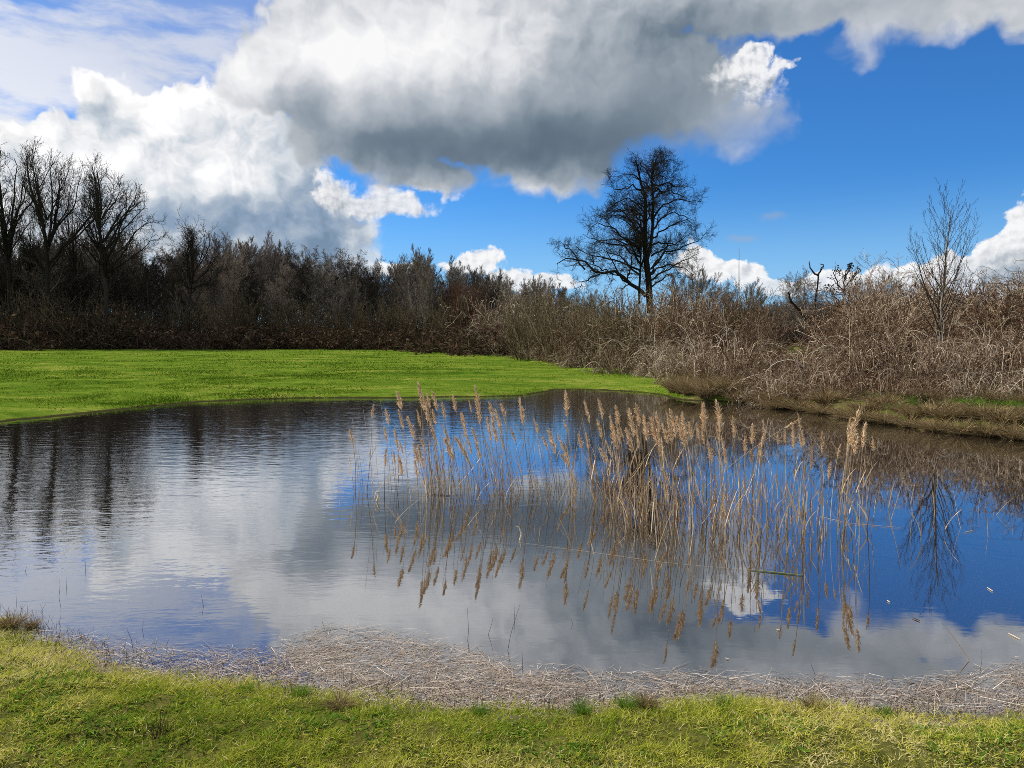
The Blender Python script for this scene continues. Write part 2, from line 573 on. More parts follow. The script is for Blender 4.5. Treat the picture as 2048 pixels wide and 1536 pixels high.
def diffuse(g, color, rough=0.9, spec=0.25, normal=None):
    if spec < 0.15:
        n = g.node('ShaderNodeBsdfDiffuse')
        g.put(n.inputs['Color'], color if isinstance(color, bpy.types.NodeSocket) else (*color, 1))
        if normal is not None:
            g.put(n.inputs['Normal'], normal)
        return n.outputs[0]
    n = g.node('ShaderNodeBsdfPrincipled')
    g.put(n.inputs['Base Color'], color if isinstance(color, bpy.types.NodeSocket) else (*color, 1))
    n.inputs['Roughness'].default_value = rough
    n.inputs['Specular IOR Level'].default_value = spec
    if normal is not None:
        g.put(n.inputs['Normal'], normal)
    return n.outputs[0]


def tint_mat(name, stops, rough=0.85, transl=0.0, nscale=None, namp=0.25, spec=0.0, vary=0.0):
    """colour ramp over the tint attribute, broken up by noise; transl adds light passing through"""
    m_, g_ = material(name)
    a = g_.node('ShaderNodeAttribute', attribute_name='tint').outputs['Fac']
    if nscale:
        p = g_.node('ShaderNodeNewGeometry').outputs['Position']
        n = g_.noise(p, nscale, 4, 0.6)
        a = g_.m('MULTIPLY_ADD', g_.m('SUBTRACT', n, 0.5), namp * 2, a)
    if vary:
        rnd = g_.node('ShaderNodeObjectInfo').outputs['Random']
        a = g_.m('MULTIPLY_ADD', g_.m('SUBTRACT', rnd, 0.5), vary * 2, a)
    c = g_.ramp(a, stops)
    sh = diffuse(g_, c, rough, spec)
    if transl:
        tr = g_.node('ShaderNodeBsdfTranslucent')
        g_.put(tr.inputs[0], c)
        mx = g_.node('ShaderNodeMixShader')
        mx.inputs[0].default_value = transl
        g_.t.links.new(sh, mx.inputs[1])
        g_.t.links.new(tr.outputs[0], mx.inputs[2])
        sh = mx.outputs[0]
    finish(g_, sh)
    return m_


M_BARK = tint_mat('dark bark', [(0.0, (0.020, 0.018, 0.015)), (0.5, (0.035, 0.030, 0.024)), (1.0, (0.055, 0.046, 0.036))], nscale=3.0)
M_WOODBARK = tint_mat('woodland bark', [(0.0, (0.06, 0.05, 0.04)), (0.5, (0.15, 0.125, 0.098)), (1.0, (0.30, 0.26, 0.21))], nscale=1.0)
M_TWIG = tint_mat('grey brown twigs', [(0.0, (0.038, 0.030, 0.022)), (0.5, (0.068, 0.052, 0.037)), (1.0, (0.11, 0.082, 0.058))])
M_WOODTWIG = tint_mat('woodland twigs', [(0.0, (0.065, 0.054, 0.042)), (0.45, (0.18, 0.148, 0.115)), (0.8, (0.29, 0.238, 0.185)), (1.0, (0.40, 0.33, 0.26))], vary=0.25)
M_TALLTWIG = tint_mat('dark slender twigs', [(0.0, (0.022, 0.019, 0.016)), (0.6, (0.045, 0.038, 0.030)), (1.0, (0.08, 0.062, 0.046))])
M_CANE = tint_mat('bramble canes', [(0.0, (0.085, 0.046, 0.028)), (0.35, (0.225, 0.143, 0.088)), (0.65, (0.40, 0.285, 0.175)), (0.9, (0.64, 0.52, 0.37)), (1.0, (0.78, 0.68, 0.52))], nscale=0.8, namp=0.25, vary=0.22)
M_SHRUB = tint_mat('olive shrub twigs', [(0.0, (0.075, 0.055, 0.032)), (0.5, (0.17, 0.13, 0.072)), (0.85, (0.29, 0.23, 0.13)), (1.0, (0.42, 0.34, 0.22))], nscale=1.0, namp=0.15, vary=0.18)
M_DARKSHRUB = tint_mat('dark undergrowth twigs', [(0.0, (0.045, 0.036, 0.022)), (0.5, (0.115, 0.088, 0.052)), (0.85, (0.20, 0.155, 0.09)), (1.0, (0.30, 0.25, 0.15))], vary=0.2)
M_REDSHRUB = tint_mat('reddish twigs', [(0.0, (0.055, 0.026, 0.016)), (0.5, (0.11, 0.052, 0.032)), (1.0, (0.19, 0.10, 0.065))])
M_PALEBARK = tint_mat('pale smooth bark', [(0.0, (0.26, 0.21, 0.15)), (1.0, (0.46, 0.39, 0.30))], nscale=6.0)
M_LEAFLITTER = tint_mat('withered leaves', [(0.0, (0.035, 0.022, 0.014)), (0.5, (0.08, 0.047, 0.030)), (0.85, (0.14, 0.085, 0.055)), (1.0, (0.22, 0.17, 0.12))], transl=0.25)
M_STRAW = tint_mat('dry straw', [(0.0, (0.10, 0.062, 0.033)), (0.4, (0.36, 0.24, 0.125)), (0.75, (0.64, 0.47, 0.27)), (1.0, (0.84, 0.70, 0.49))], rough=0.6, transl=0.2)
M_PLUME = tint_mat('reed plume', [(0.0, (0.40, 0.235, 0.11)), (0.5, (0.88, 0.62, 0.36)), (1.0, (0.96, 0.82, 0.58))], transl=0.12)
M_LITTER = tint_mat('washed up straw', [(0.0, (0.10, 0.075, 0.05)), (0.3, (0.34, 0.265, 0.195)), (0.7, (0.57, 0.465, 0.36)), (1.0, (0.88, 0.79, 0.66))], rough=0.55)
M_GRASS = tint_mat('lawn grass', [(0.0, (0.075, 0.16, 0.012)), (0.25, (0.24, 0.33, 0.025)), (0.58, (0.50, 0.51, 0.06)), (0.84, (0.74, 0.66, 0.18)), (1.0, (0.88, 0.76, 0.44))], rough=0.5, transl=0.4, nscale=1.6, namp=0.25, spec=0.0)
M_MEADOWBLADE = tint_mat('meadow grass', [(0.0, (0.055, 0.11, 0.010)), (0.5, (0.18, 0.27, 0.020)), (1.0, (0.34, 0.38, 0.055))], rough=0.6, transl=0.3, nscale=0.25, namp=0.35)
M_GREENBLADE = tint_mat('fresh green grass', [(0.0, (0.07, 0.17, 0.015)), (1.0, (0.22, 0.36, 0.05))], rough=0.55, transl=0.35)
M_SEDGE = tint_mat('sedge', [(0.0, (0.09, 0.065, 0.028)), (0.45, (0.24, 0.17, 0.08)), (0.8, (0.42, 0.31, 0.16)), (1.0, (0.60, 0.48, 0.29))], rough=0.6, transl=0.25)
M_WEED = tint_mat('dead weed', [(0.0, (0.045, 0.026, 0.016)), (1.0, (0.14, 0.09, 0.055))])
M_GREENSTEM = tint_mat('green stem', [(0.0, (0.16, 0.19, 0.06)), (1.0, (0.34, 0.36, 0.16))])
M_POST = tint_mat('weathered post', [(0.0, (0.22, 0.18, 0.14)), (1.0, (0.38, 0.33, 0.27))], nscale=8.0)
M_STEEL = tint_mat('galvanised mast', [(0.0, (0.22, 0.24, 0.26)), (1.0, (0.3, 0.31, 0.33))], rough=0.5)

# ------------------------------------------------------------------ ground, pond
SHORE_NEAR = [(-700, 1090), (-330, 1150), (-120, 1215), (0, 1243), (50, 1278), (130, 1303), (250, 1326), (350, 1346), (470, 1370), (600, 1376), (750, 1390), (850, 1404), (950, 1414),
              (1100, 1414), (1200, 1409), (1350, 1404), (1500, 1400), (1600, 1408), (1700, 1418), (1850, 1422), (2048, 1416), (2400, 1404), (2900, 1330)]
SHORE_FAR = [(2900, 1010), (2500, 950), (2200, 903), (2048, 878), (1950, 869), (1850, 857), (1730, 844), (1680, 832), (1600, 822), (1530, 809), (1450, 804), (1360, 799), (1330, 791), (1200, 781),
             (1110, 779), (1075, 786), (1050, 792), (950, 795), (850, 795), (640, 797), (500, 799), (400, 804), (300, 813), (200, 824), (100, 833), (0, 844), (-300, 872), (-800, 930)]
POND = np.array([ground(*p)[:2] for p in SHORE_NEAR + SHORE_FAR])


def pond_sd(x, y):
    """signed distance to the shoreline, negative over the water"""
    p = np.stack([np.ravel(x), np.ravel(y)], 1).astype(float)
    best = np.full(len(p), 1e18)
    inside = np.zeros(len(p), bool)
    n = len(POND)
    for i in range(n):
        a, b = POND[i], POND[(i + 1) % n]
        e = b - a
        w = p - a
        t = np.clip((w @ e) / (e @ e), 0, 1)
        best = np.minimum(best, ((w - t[:, None] * e) ** 2).sum(1))
        c = (a[1] > p[:, 1]) != (b[1] > p[:, 1])
        if abs(e[1]) > 1e-12:
            inside ^= c & (p[:, 0] < a[0] + (p[:, 1] - a[1]) * e[0] / e[1])
    sd = np.sqrt(best) * np.where(inside, -1, 1)
    return sd.reshape(np.shape(x))


_ng = np.random.default_rng(3)
_LAT = _ng.random((64, 64))


def vnoise(x, y, s):
    x, y = np.asarray(x, float) * s, np.asarray(y, float) * s
    i, j = np.floor(x).astype(int), np.floor(y).astype(int)
    f, h = x - i, y - j
    f, h = f * f * (3 - 2 * f), h * h * (3 - 2 * h)
    L = lambda a, b: _LAT[a % 64, b % 64]
    return (L(i, j) * (1 - f) + L(i + 1, j) * f) * (1 - h) + (L(i, j + 1) * (1 - f) + L(i + 1, j + 1) * f) * h


def sm(x, a, b):
    t = np.clip((x - a) / (b - a), 0, 1)
    return t * t * (3 - 2 * t)


def land(x, y):
    """height of the ground"""
    sd = pond_sd(x, y) + (vnoise(x, y, 2.3) - 0.5) * 0.10 + (vnoise(x + 9, y, 0.7) - 0.5) * np.clip((np.asarray(y) - 6) * 0.035, 0, 0.75)
    right = sm(np.asarray(x) - 0.22 * np.asarray(y), -0.8, 1.2) * sm(y, 8, 11)        # the rougher right bank
    out = np.where(sd > 0, 0.06 * np.minimum(sd, 0.2) + 0.07 * sm(sd, 0, 0.5) + 0.10 * sm(sd, 0.3, 4) + 0.17 * sm(sd, 3, 26), 0)
    out += right * (0.16 * sm(sd, 0.0, 0.7) + 0.22 * sm(sd, 0.8, 6)) * (sd > 0)
    h = np.where(sd > 0, out, -0.55 * sm(-sd, 0, 3.5) + 0.06 * np.maximum(sd, -0.3))
    near = sm(sd, 0.05, 0.5)
    h = h + near * ((vnoise(x, y, 3.1) - 0.5) * 0.035 + (vnoise(x, y, 9.0) - 0.5) * 0.036 + (vnoise(x + 5, y, 21.0) - 0.5) * 0.016 * (np.asarray(y) < 6) + (vnoise(x, y, 0.45) - 0.5) * 0.10)
    return np.where(sd > 0, np.maximum(h, 0.02 * np.minimum(sd, 0.5)), h)


ys = np.concatenate([np.linspace(-60, 2, 40)[:-1], np.arange(2, 6, 0.045), np.arange(6, 27, 0.17),
                     27 * (140 / 27) ** np.linspace(0, 1, 110)[:-1], 140 * (6000 / 140) ** np.linspace(0, 1, 34)])
ts = np.linspace(-1, 1, 431)
xs = 2.6 * np.sinh(ts * math.asinh(6000 / 2.6))
gx, gy = np.meshgrid(xs, ys)
gz = land(gx, gy)
nx, ny = len(xs), len(ys)
ii = (np.arange(ny - 1)[:, None] * nx + np.arange(nx - 1)[None, :]).ravel()
m_, g_ = material('meadow turf and mud')
pos = g_.node('ShaderNodeNewGeometry').outputs['Position']
px_, py_, pz_ = g_.sep(pos)
n_big_ = g_.noise(g_.v('MULTIPLY', pos, (0.5, 1.6, 1)), 0.35, 6, 0.6)
n_mid_ = g_.noise(g_.v('MULTIPLY', pos, (0.7, 1.5, 1)), 2.2, 6, 0.62)
n_fin_ = g_.noise(pos, 30, 4, 0.6)
mix_ = g_.m('ADD', g_.m('MULTIPLY', n_big_, 0.5), g_.m('MULTIPLY_ADD', n_mid_, 0.38, g_.m('MULTIPLY', n_fin_, 0.12)))
turf = g_.ramp(mix_, [(0.36, (0.030, 0.070, 0.006)), (0.44, (0.078, 0.146, 0.013)), (0.52, (0.130, 0.195, 0.020)), (0.62, (0.25, 0.27, 0.05))])
soil = g_.ramp(n_fin_, [(0.3, (0.04, 0.030, 0.013)), (0.7, (0.15, 0.115, 0.04))])
near_ = g_.sstep(py_, 7.0, 5.0)                       # thin turf on the worn bank in front
c_ = g_.mix(g_.m('MULTIPLY', near_, 0.75), turf, soil)
dry_ = g_.ramp(g_.m('ADD', g_.m('MULTIPLY', n_mid_, 0.6), g_.m('MULTIPLY', n_fin_, 0.4)), [(0.3, (0.07, 0.045, 0.02)), (0.5, (0.20, 0.145, 0.07)), (0.7, (0.36, 0.28, 0.15))])
rgt_ = g_.m('MULTIPLY', g_.sstep(g_.m('MULTIPLY_ADD', py_, -0.22, px_), -0.2, 1.0), g_.sstep(py_, 8.0, 11.0))
patch_ = g_.sstep(g_.noise(g_.v('MULTIPLY', pos, (1.0, 1.0, 0.0)), 0.9, 4, 0.6), 0.42, 0.54, 1.0, 0.08)
c_ = g_.mix(g_.m('MULTIPLY', rgt_, patch_), c_, dry_)
mud = g_.mix(near_, (0.045, 0.040, 0.018), g_.ramp(n_fin_, [(0.3, (0.11, 0.088, 0.066)), (0.7, (0.27, 0.23, 0.185))]))
c_ = g_.mix(g_.sstep(g_.m('MULTIPLY_ADD', n_mid_, 0.03, pz_), 0.055, 0.03), c_, mud)
bp = g_.node('ShaderNodeBump')
bp.inputs['Strength'].default_value = 0.6
bp.inputs['Distance'].default_value = 0.06
g_.put(bp.inputs['Height'], g_.m('ADD', n_mid_, g_.m('MULTIPLY', n_fin_, 0.4)))
finish(g_, diffuse(g_, c_, 0.95, 0.0, bp.outputs[0]))
ground_me = mesh_from('ground', np.stack([gx, gy, gz], -1).reshape(-1, 3), np.stack([ii, ii + 1, ii + nx + 1, ii + nx], 1), mat=m_, smooth=True)
tag(obj('ground', ground_me), 'green meadow and worn grassy banks around the pond', kind='structure')

# water: dark, mirror-like, ruffled by a breeze on the left and in the distance
m_, g_ = material('pond water')
pos = g_.node('ShaderNodeNewGeometry').outputs['Position']
px_, py_, pz_ = g_.sep(pos)
q1 = g_.v('MULTIPLY', pos, (2.2, 5.5, 1))
q2 = g_.v('MULTIPLY', pos, (7.0, 17.0, 1))
q3 = g_.v('MULTIPLY', pos, (0.6, 1.1, 1))
w1 = g_.noise(q1, 1.0, 3, 0.55, 0.4)
w2 = g_.noise(q2, 1.0, 2, 0.5, 0.3)
w3 = g_.noise(q3, 1.0, 2, 0.5)
patch = g_.noise(g_.v('MULTIPLY', pos, (0.22, 0.5, 1)), 1.0, 3, 0.55)
breeze = g_.sstep(g_.m('ADD', g_.m('MULTIPLY_ADD', px_, -0.22, g_.m('MULTIPLY', py_, 0.09)), g_.m('MULTIPLY', patch, 1.2)), 0.9, 2.6)
amp = g_.m('MULTIPLY_ADD', breeze, 0.30, 0.026)
hgt = g_.m('MULTIPLY', g_.m('MULTIPLY_ADD', w1, 0.011, g_.m('MULTIPLY_ADD', w2, 0.0035, g_.m('MULTIPLY', w3, 0.006))), amp)
bp = g_.node('ShaderNodeBump')
bp.inputs['Strength'].default_value = 1.0
bp.inputs['Distance'].default_value = 1.0
g_.put(bp.inputs['Height'], hgt)
lw = g_.node('ShaderNodeLayerWeight')
lw.inputs['Blend'].default_value = 0.5
fac = g_.m('MULTIPLY_ADD', g_.m('POWER', lw.outputs['Facing'], 2.3), 0.72, 0.185)
gl = g_.node('ShaderNodeBsdfGlossy')
gl.inputs['Color'].default_value = (0.95, 0.97, 1.0, 1)
gl.inputs['Roughness'].default_value = 0.012
g_.put(gl.inputs['Normal'], bp.outputs[0])
df = g_.node('ShaderNodeBsdfDiffuse')
df.inputs['Color'].default_value = (0.022, 0.017, 0.012, 1)
mx = g_.node('ShaderNodeMixShader')
g_.put(mx.inputs[0], fac)
g_.t.links.new(df.outputs[0], mx.inputs[1])
g_.t.links.new(gl.outputs[0], mx.inputs[2])
finish(g_, mx.outputs[0])
bx0, by0 = POND.min(0) - 0.5
bx1, by1 = POND.max(0) + 0.5
water_me = mesh_from('pond_water', [(bx0, by0, 0), (bx1, by0, 0), (bx1, by1, 0), (bx0, by1, 0)], [[0, 1, 2, 3]], mat=m_)
tag(obj('water', water_me), 'still dark pond water mirroring the clouds', kind='structure')

# ------------------------------------------------------------------ bare trees
def crown_levels(P1, R1, spec, rng, sides=3):
    """fine branching on the limbs; spec rows: n, lo, hi, ratio, (angle), k, wobble, up, rmin"""
    out, P, R = [], P1, R1
    for (n, lo, hi, ratio, ang, k, wob, up, rmin) in spec:
        P, R = sprout(P, R, n, lo, hi, ratio, ang, k, wob, up, rng=rng, rmin=rmin)
        out.append((P, R))
    return out


def bare_tree(seed, H, r0, first, n1, spread, ang1, up1, spec, lean=0.03, fall=0.6, trunk_mat=M_WOODBARK, twig_mat=M_WOODTWIG, limb_ratio=0.5, stems=1, stem_spread=0.25, wob1=0.12, hi1=0.97):
    """meshes (trunk with limbs, crown of finer twigs) of a leafless tree of height H standing at the origin"""
    rng = np.random.default_rng(seed)
    start = np.zeros((stems, 3)) + np.concatenate([rng.normal(0, 0.25 * (stems > 1), (stems, 2)), np.full((stems, 1), -0.2)], 1)
    d = np.concatenate([rng.normal(0, lean + stem_spread * (stems > 1), (stems, 2)), np.ones((stems, 1))], 1)
    T = grow(start, d, H * rng.uniform(0.85, 1.0, stems) if stems > 1 else H, 14, lean, 0.04, rng)
    TR = r0 * (np.linspace(1, 0.04, 14)[None] ** 0.9) * np.ones((stems, 1))
    TR[:, 0] *= 1.35
    L1, R1 = sprout(T, TR, n1, first, hi1, limb_ratio * spread, ang1, 9, wob1, up1, rr=0.55, taper=0.15, fall=fall, rng=rng, rmin=0.02)
    b = Bag()
    b.tubes(T, TR, 8)
    b.tubes(L1, R1, 5)
    c = Bag()
    allP = np.concatenate([L1, T[:, 5:14]]) if stems > 1 or True else L1
    allR = np.concatenate([R1, TR[:, 5:14]])
    for P, R in crown_levels(allP, allR, spec, rng):
        c.tubes(P, R, 3)
    f_ = H / np.percentile(np.concatenate(c.V)[:, 2], 99.9)
    for m2 in (b, c):
        m2.V = [v * f_ for v in m2.V]
    return b.mesh('trunk', trunk_mat, smooth=True), c.mesh('crown', twig_mat)


def put_tree(name, meshes, label, loc, rz, scale, group=None, cat='tree'):
    t = thing(name, label, cat, loc, rz, scale, group)
    obj('trunk', meshes[0], t)
    obj('crown', meshes[1], t)
    return t


FINE = [(9, 0.12, 1.0, 0.50, (28, 60), 6, 0.16, 0.05, 0.016),
        (8, 0.15, 1.0, 0.55, (25, 60), 5, 0.18, 0.05, 0.0125),
        (5, 0.20, 1.0, 0.65, (20, 55), 3, 0.15, 0.04, 0.0105)]
UPRIGHT = [(9, 0.12, 1.0, 0.55, (15, 38), 6, 0.08, 0.14, 0.016),
           (8, 0.15, 1.0, 0.60, (14, 36), 5, 0.08, 0.14, 0.0125),
           (5, 0.20, 1.0, 0.70, (14, 35), 3, 0.08, 0.10, 0.0105)]
PROTO = [
    bare_tree(101, 12, 0.13, 0.22, 26, 1.10, (24, 46), 0.10, UPRIGHT, twig_mat=M_WOODTWIG),
    bare_tree(102, 12, 0.14, 0.20, 24, 1.10, (30, 60), 0.06, FINE, twig_mat=M_WOODTWIG),
    bare_tree(103, 12, 0.11, 0.22, 28, 0.90, (18, 36), 0.12, UPRIGHT, twig_mat=M_WOODTWIG),
    bare_tree(104, 12, 0.17, 0.18, 22, 1.25, (35, 70), 0.045, FINE, twig_mat=M_WOODTWIG),
    bare_tree(105, 12, 0.10, 0.15, 16, 1.00, (20, 45), 0.10, UPRIGHT, stems=3, twig_mat=M_WOODTWIG),
    bare_tree(106, 12, 0.16, 0.22, 24, 1.15, (35, 65), 0.06, FINE, twig_mat=M_TALLTWIG),
]

# the wood behind the meadow: skyline (pixel x -> top pixel y), depth of its edge
SKY_X = [-500, -100, 100, 240, 300, 330, 390, 430, 480, 560, 650, 720, 800, 850, 900, 950, 1000, 1060, 1110, 1200, 1400, 1500, 1570, 1650, 1750, 1900, 2048, 2500]
SKY_Y = [470, 470, 480, 480, 495, 510, 500, 492, 482, 500, 500, 522, 528, 522, 538, 540, 556, 572, 580, 600, 580, 566, 540, 545, 545, 560, 545, 545]
rt_ = np.random.default_rng(21)


def plant(kind, px, top, Y, rz=None, label=None, name='bare_tree', group=None, H=12.0, wide=1.0):
    base = at(px, 690, Y)
    z0 = float(land(base[0], Y))
    zt = at(px, top, Y)[2]
    s = (zt - z0) / H
    return put_tree(name, kind, label, (base[0], Y, z0), rt_.random() * 6.283 if rz is None else rz, (s * wide, s * wide, s), group)


row_words = ['front', 'middle', 'back']
G_WOOD = 'bare trees of the wood behind the meadow'
for row, (Y0, Y1, n, drop) in enumerate([(92, 98, 30, 26), (101, 110, 38, 6), (113, 124, 46, 0)]):
    for i in range(n):
        px = -130 + (1190 + 130) * (i + rt_.uniform(0.1, 0.9)) / n
        top = np.interp(px, SKY_X, SKY_Y) + drop * rt_.uniform(0.2, 1.6) + rt_.normal(-13, 6)
        k = rt_.choice([0, 2, 4, 0, 2, 1, 3]) if row == 2 else rt_.choice([0, 1, 2, 3, 4, 5, 5])
        plant(PROTO[k], px, top, rt_.uniform(Y0, Y1), group=G_WOOD + ', ' + row_words[row] + ' row',
              label=['leafless tree standing at the front edge of the wood behind the meadow',
                     'leafless tree in the thick of the wood behind the meadow',
                     'slender leafless tree showing its top at the back of the wood'][row])
# singled out trees of the wood
plant(PROTO[0], 850, 486, 80, 1.0, 'slender pale tree rising highest in the wood between the two white cumulus clouds', wide=0.85)
plant(PROTO[5], 300, 488, 90, 2.0, 'dark dense tree at the foot of the tall trees, right side', wide=0.9)
plant(PROTO[5], 240, 500, 91, 4.0, 'dark bushy tree close behind the rightmost tall tree', wide=0.95)
plant(PROTO[3], 560, 545, 92, 3.0, 'dark spreading tree at the wood edge beneath the grey cloud base', wide=0.9)
plant(PROTO[3], 690, 560, 90, 5.0, 'low crooked dark tree at the wood edge right of the grey cloud base', wide=1.0)
plant(PROTO[1], 1020, 545, 88, 5.0, 'dark tree at the right end of the wood under small white cumulus', wide=0.8)

# right hand trees far behind the hedge
for i, (px, top, Y, k, lab) in enumerate([
        (1395, 520, 70, 4, 'slender tree with fanned twigs just right of the big tree'),
        (1440, 560, 66, 1, 'low bare tree behind the hedge right of the big tree'),
        (1490, 556, 60, 4, 'green tinged bare tree rising over the hedge before the horizon cumulus'),
        (1570, 540, 76, 1, 'pale bare tree with rounded crown left of the dead tree'),
        (1610, 536, 78, 3, 'pale bare tree with rounded crown directly behind the dead tree'),
        (1720, 548, 72, 1, 'grey bare tree behind the hedge right of the seed headed tree'),
        (1765, 540, 70, 3, 'grey bare tree behind the top of the tallest bramble mound'),
        (1840, 552, 64, 1, 'grey bare tree far behind the slim sapling'),
        (1930, 560, 60, 4, 'grey bare tree behind the hedge right of the sapling'),
        (1990, 548, 54, 1, 'bare tree behind the hedge under the white cumulus'),
        (2050, 536, 56, 3, 'bare tree behind the hedge at the right picture edge'),
        (1150, 575, 84, 3, 'bare tree behind the hedge under the left limbs of the big tree'),
        (1215, 590, 80, 1, 'small bare tree behind the hedge left of the big tree trunk'),
        (1090, 574, 86, 5, 'dark bare tree where the wood meets the hedge'),
        (2150, 540, 56, 1, 'bare tree beyond the right picture edge')]):
    plant(PROTO[k], px, top, Y, label=lab)

# tall trees at the left edge
TALLSPEC = [(10, 0.12, 1.0, 0.42, (22, 48), 7, 0.12, 0.10, 0.016),
            (7, 0.15, 1.0, 0.48, (22, 50), 5, 0.14, 0.08, 0.012),
            (4, 0.25, 1.0, 0.50, (20, 60), 3, 0.16, 0.05, 0.012)]
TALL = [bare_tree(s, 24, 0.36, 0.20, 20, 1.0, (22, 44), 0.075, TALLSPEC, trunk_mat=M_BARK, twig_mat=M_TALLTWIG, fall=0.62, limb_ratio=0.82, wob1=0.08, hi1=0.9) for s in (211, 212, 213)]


def buds(meshes, seed, size=0.10, n=1500):
    """catkins and last leaves hanging on the outer twigs"""
    rng = np.random.default_rng(seed)
    co = np.empty(len(meshes[1].vertices) * 3, np.float32)
    meshes[1].vertices.foreach_get('co', co)
    co = co.reshape(-1, 3)
    hi = co[co[:, 2] > co[:, 2].max() * 0.42]
    p = hi[rng.integers(0, len(hi), n)] + rng.normal(0, 0.03, (n, 3))
    d = rng.normal(0, 1, (n, 3)) + [0, 0, -0.4]
    V, Q, T, idx = blades(p, d, np.full(n, size) * rng.uniform(0.6, 1.5, n), np.full(n, size * 0.55), np.zeros(n), 3, rng)
    return mesh_from('catkins', V, Q, T, rng.random(n)[idx], M_DARKSHRUB)


CATKIN = [buds(m, 5 + i) for i, m in enumerate(TALL)]
for (px, top, Y, k, rz, w, lab) in [
        (-95, 300, 84, 2, 0.5, 1.0, 'tall leafless tree cut off by the left picture edge'),
        (150, 340, 95, 2, 3.2, 0.85, 'tall thin leafless tree between the two forking tall trees'),
        (-40, 316, 96, 1, 4.0, 1.0, 'tall leafless tree behind the leftmost trunk'),
        (60, 345, 97, 0, 1.0, 0.8, 'thin tall tree behind the gap between leftmost and forking tree')]:
    t = plant(TALL[k], px, top, Y, rz, lab, 'tall_tree', 'tall bare trees at the left', 24.0, w)
    obj('catkins', CATKIN[k], t)


def drawn_tree(name, lines, Y, label, seed, crop, radii, spec, mats, catkins=0, depth=0.5):
    """a tree whose trunk and main limbs are read off the photograph and then spread out in depth"""
    rng = np.random.default_rng(seed)
    x0, y0, k = crop
    w = [[at(x0 + k * a, y0 + k * c_, Y) for a, c_ in ln] for ln in lines]
    o_ = w[0][0].copy()
    o_[2] = float(land(o_[0], Y))
    w[0].insert(0, np.array([w[0][0][0], Y, o_[2] - 0.2]))
    PP, RR = [], []
    for i, ln in enumerate(w):
        P = resample(ln, 12)
        L = np.linalg.norm(np.diff(P, axis=0), axis=1).sum()
        if i:
            P[:, 1] += np.linspace(0, 1, 12) * L * math.sin(rng.uniform(-depth, depth))
        P[1:] += rng.normal(0, 0.05, (11, 3))
        PP.append(P - o_)
        RR.append(radii[i] * 0.74 * np.linspace(1, 0.14, 12) ** 0.9)
        if i and depth:
            for sg in (1, -1):
                Q = P.copy()
                ph = sg * rng.uniform(0.9, 1.5)
                dx_ = Q[:, 0] - Q[0, 0]
                Q[:, 0] = Q[0, 0] + dx_ * math.cos(ph)
                Q[:, 1] = Q[0, 1] + dx_ * math.sin(ph) + sg * np.linspace(0, 1, 12) * L * 0.2
                PP.append(Q - o_)
                RR.append(radii[i] * 0.6 * np.linspace(1, 0.14, 12) ** 0.9)
    PP, RR = np.array(PP), np.array(RR)
    b, c = Bag(), Bag()
    b.tubes(PP, RR, 7)
    P, R = PP, RR
    for (n, lo, ratio, ang, kk, wb, up, rm, lm) in spec:
        P, R = sprout(P, R, n, lo, 1.0, ratio, ang, kk, wb, up, rng=rng, rmin=rm, lmin=lm, fall=0.4)
        c.tubes(P, R, 3)
    t = thing(name, label, 'tree', o_, group='tall bare trees at the left' if catkins else None)
    obj('trunk', b.mesh('trunk', mats[0], True), t)
    obj('crown', c.mesh('crown', mats[1]), t)
    if catkins:
        p = np.repeat(P[:, -1], 1, 0)
        p = p[p[:, 2] > p[:, 2].max() * 0.4]
        p = p[rng.integers(0, len(p), catkins)]
        V, Q, T, idx = blades(p, rng.normal(0, 1, p.shape) + [0, 0, -0.4], rng.uniform(0.07, 0.17, len(p)), np.full(len(p), 0.07), np.zeros(len(p)), 3, rng)
        obj('catkins', mesh_from('catkins', V, Q, T, rng.random(len(p))[idx], M_DARKSHRUB), t)


CROP = (0, 280, 0.2865)
TSPEC = [(9, 0.22, 0.24, (20, 45), 7, 0.12, 0.07, 0.026, 1.6), (6, 0.15, 0.45, (22, 50), 5, 0.15, 0.06, 0.018, 0.8), (4, 0.2, 0.5, (22, 55), 4, 0.16, 0.04, 0.013, 0.4)]
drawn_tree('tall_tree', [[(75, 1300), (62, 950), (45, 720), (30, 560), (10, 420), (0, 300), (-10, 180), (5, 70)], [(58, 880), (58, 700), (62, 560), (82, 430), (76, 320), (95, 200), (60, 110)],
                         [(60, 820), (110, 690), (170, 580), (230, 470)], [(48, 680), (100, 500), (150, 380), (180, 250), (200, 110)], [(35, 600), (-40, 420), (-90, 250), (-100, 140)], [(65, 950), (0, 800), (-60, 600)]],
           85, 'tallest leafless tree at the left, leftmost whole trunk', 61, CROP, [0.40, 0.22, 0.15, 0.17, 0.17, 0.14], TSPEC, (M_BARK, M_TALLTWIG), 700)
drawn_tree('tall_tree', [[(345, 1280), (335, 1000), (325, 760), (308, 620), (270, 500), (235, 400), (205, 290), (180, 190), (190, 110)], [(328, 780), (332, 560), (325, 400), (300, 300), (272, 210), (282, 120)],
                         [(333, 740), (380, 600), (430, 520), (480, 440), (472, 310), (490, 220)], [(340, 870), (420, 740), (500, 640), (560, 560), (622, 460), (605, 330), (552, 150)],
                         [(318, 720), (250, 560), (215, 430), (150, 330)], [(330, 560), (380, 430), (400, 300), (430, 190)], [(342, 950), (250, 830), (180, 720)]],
           86, 'tall dark forking tree, second from the left edge', 62, CROP, [0.46, 0.24, 0.18, 0.22, 0.15, 0.14, 0.13], TSPEC, (M_BARK, M_TALLTWIG), 800)
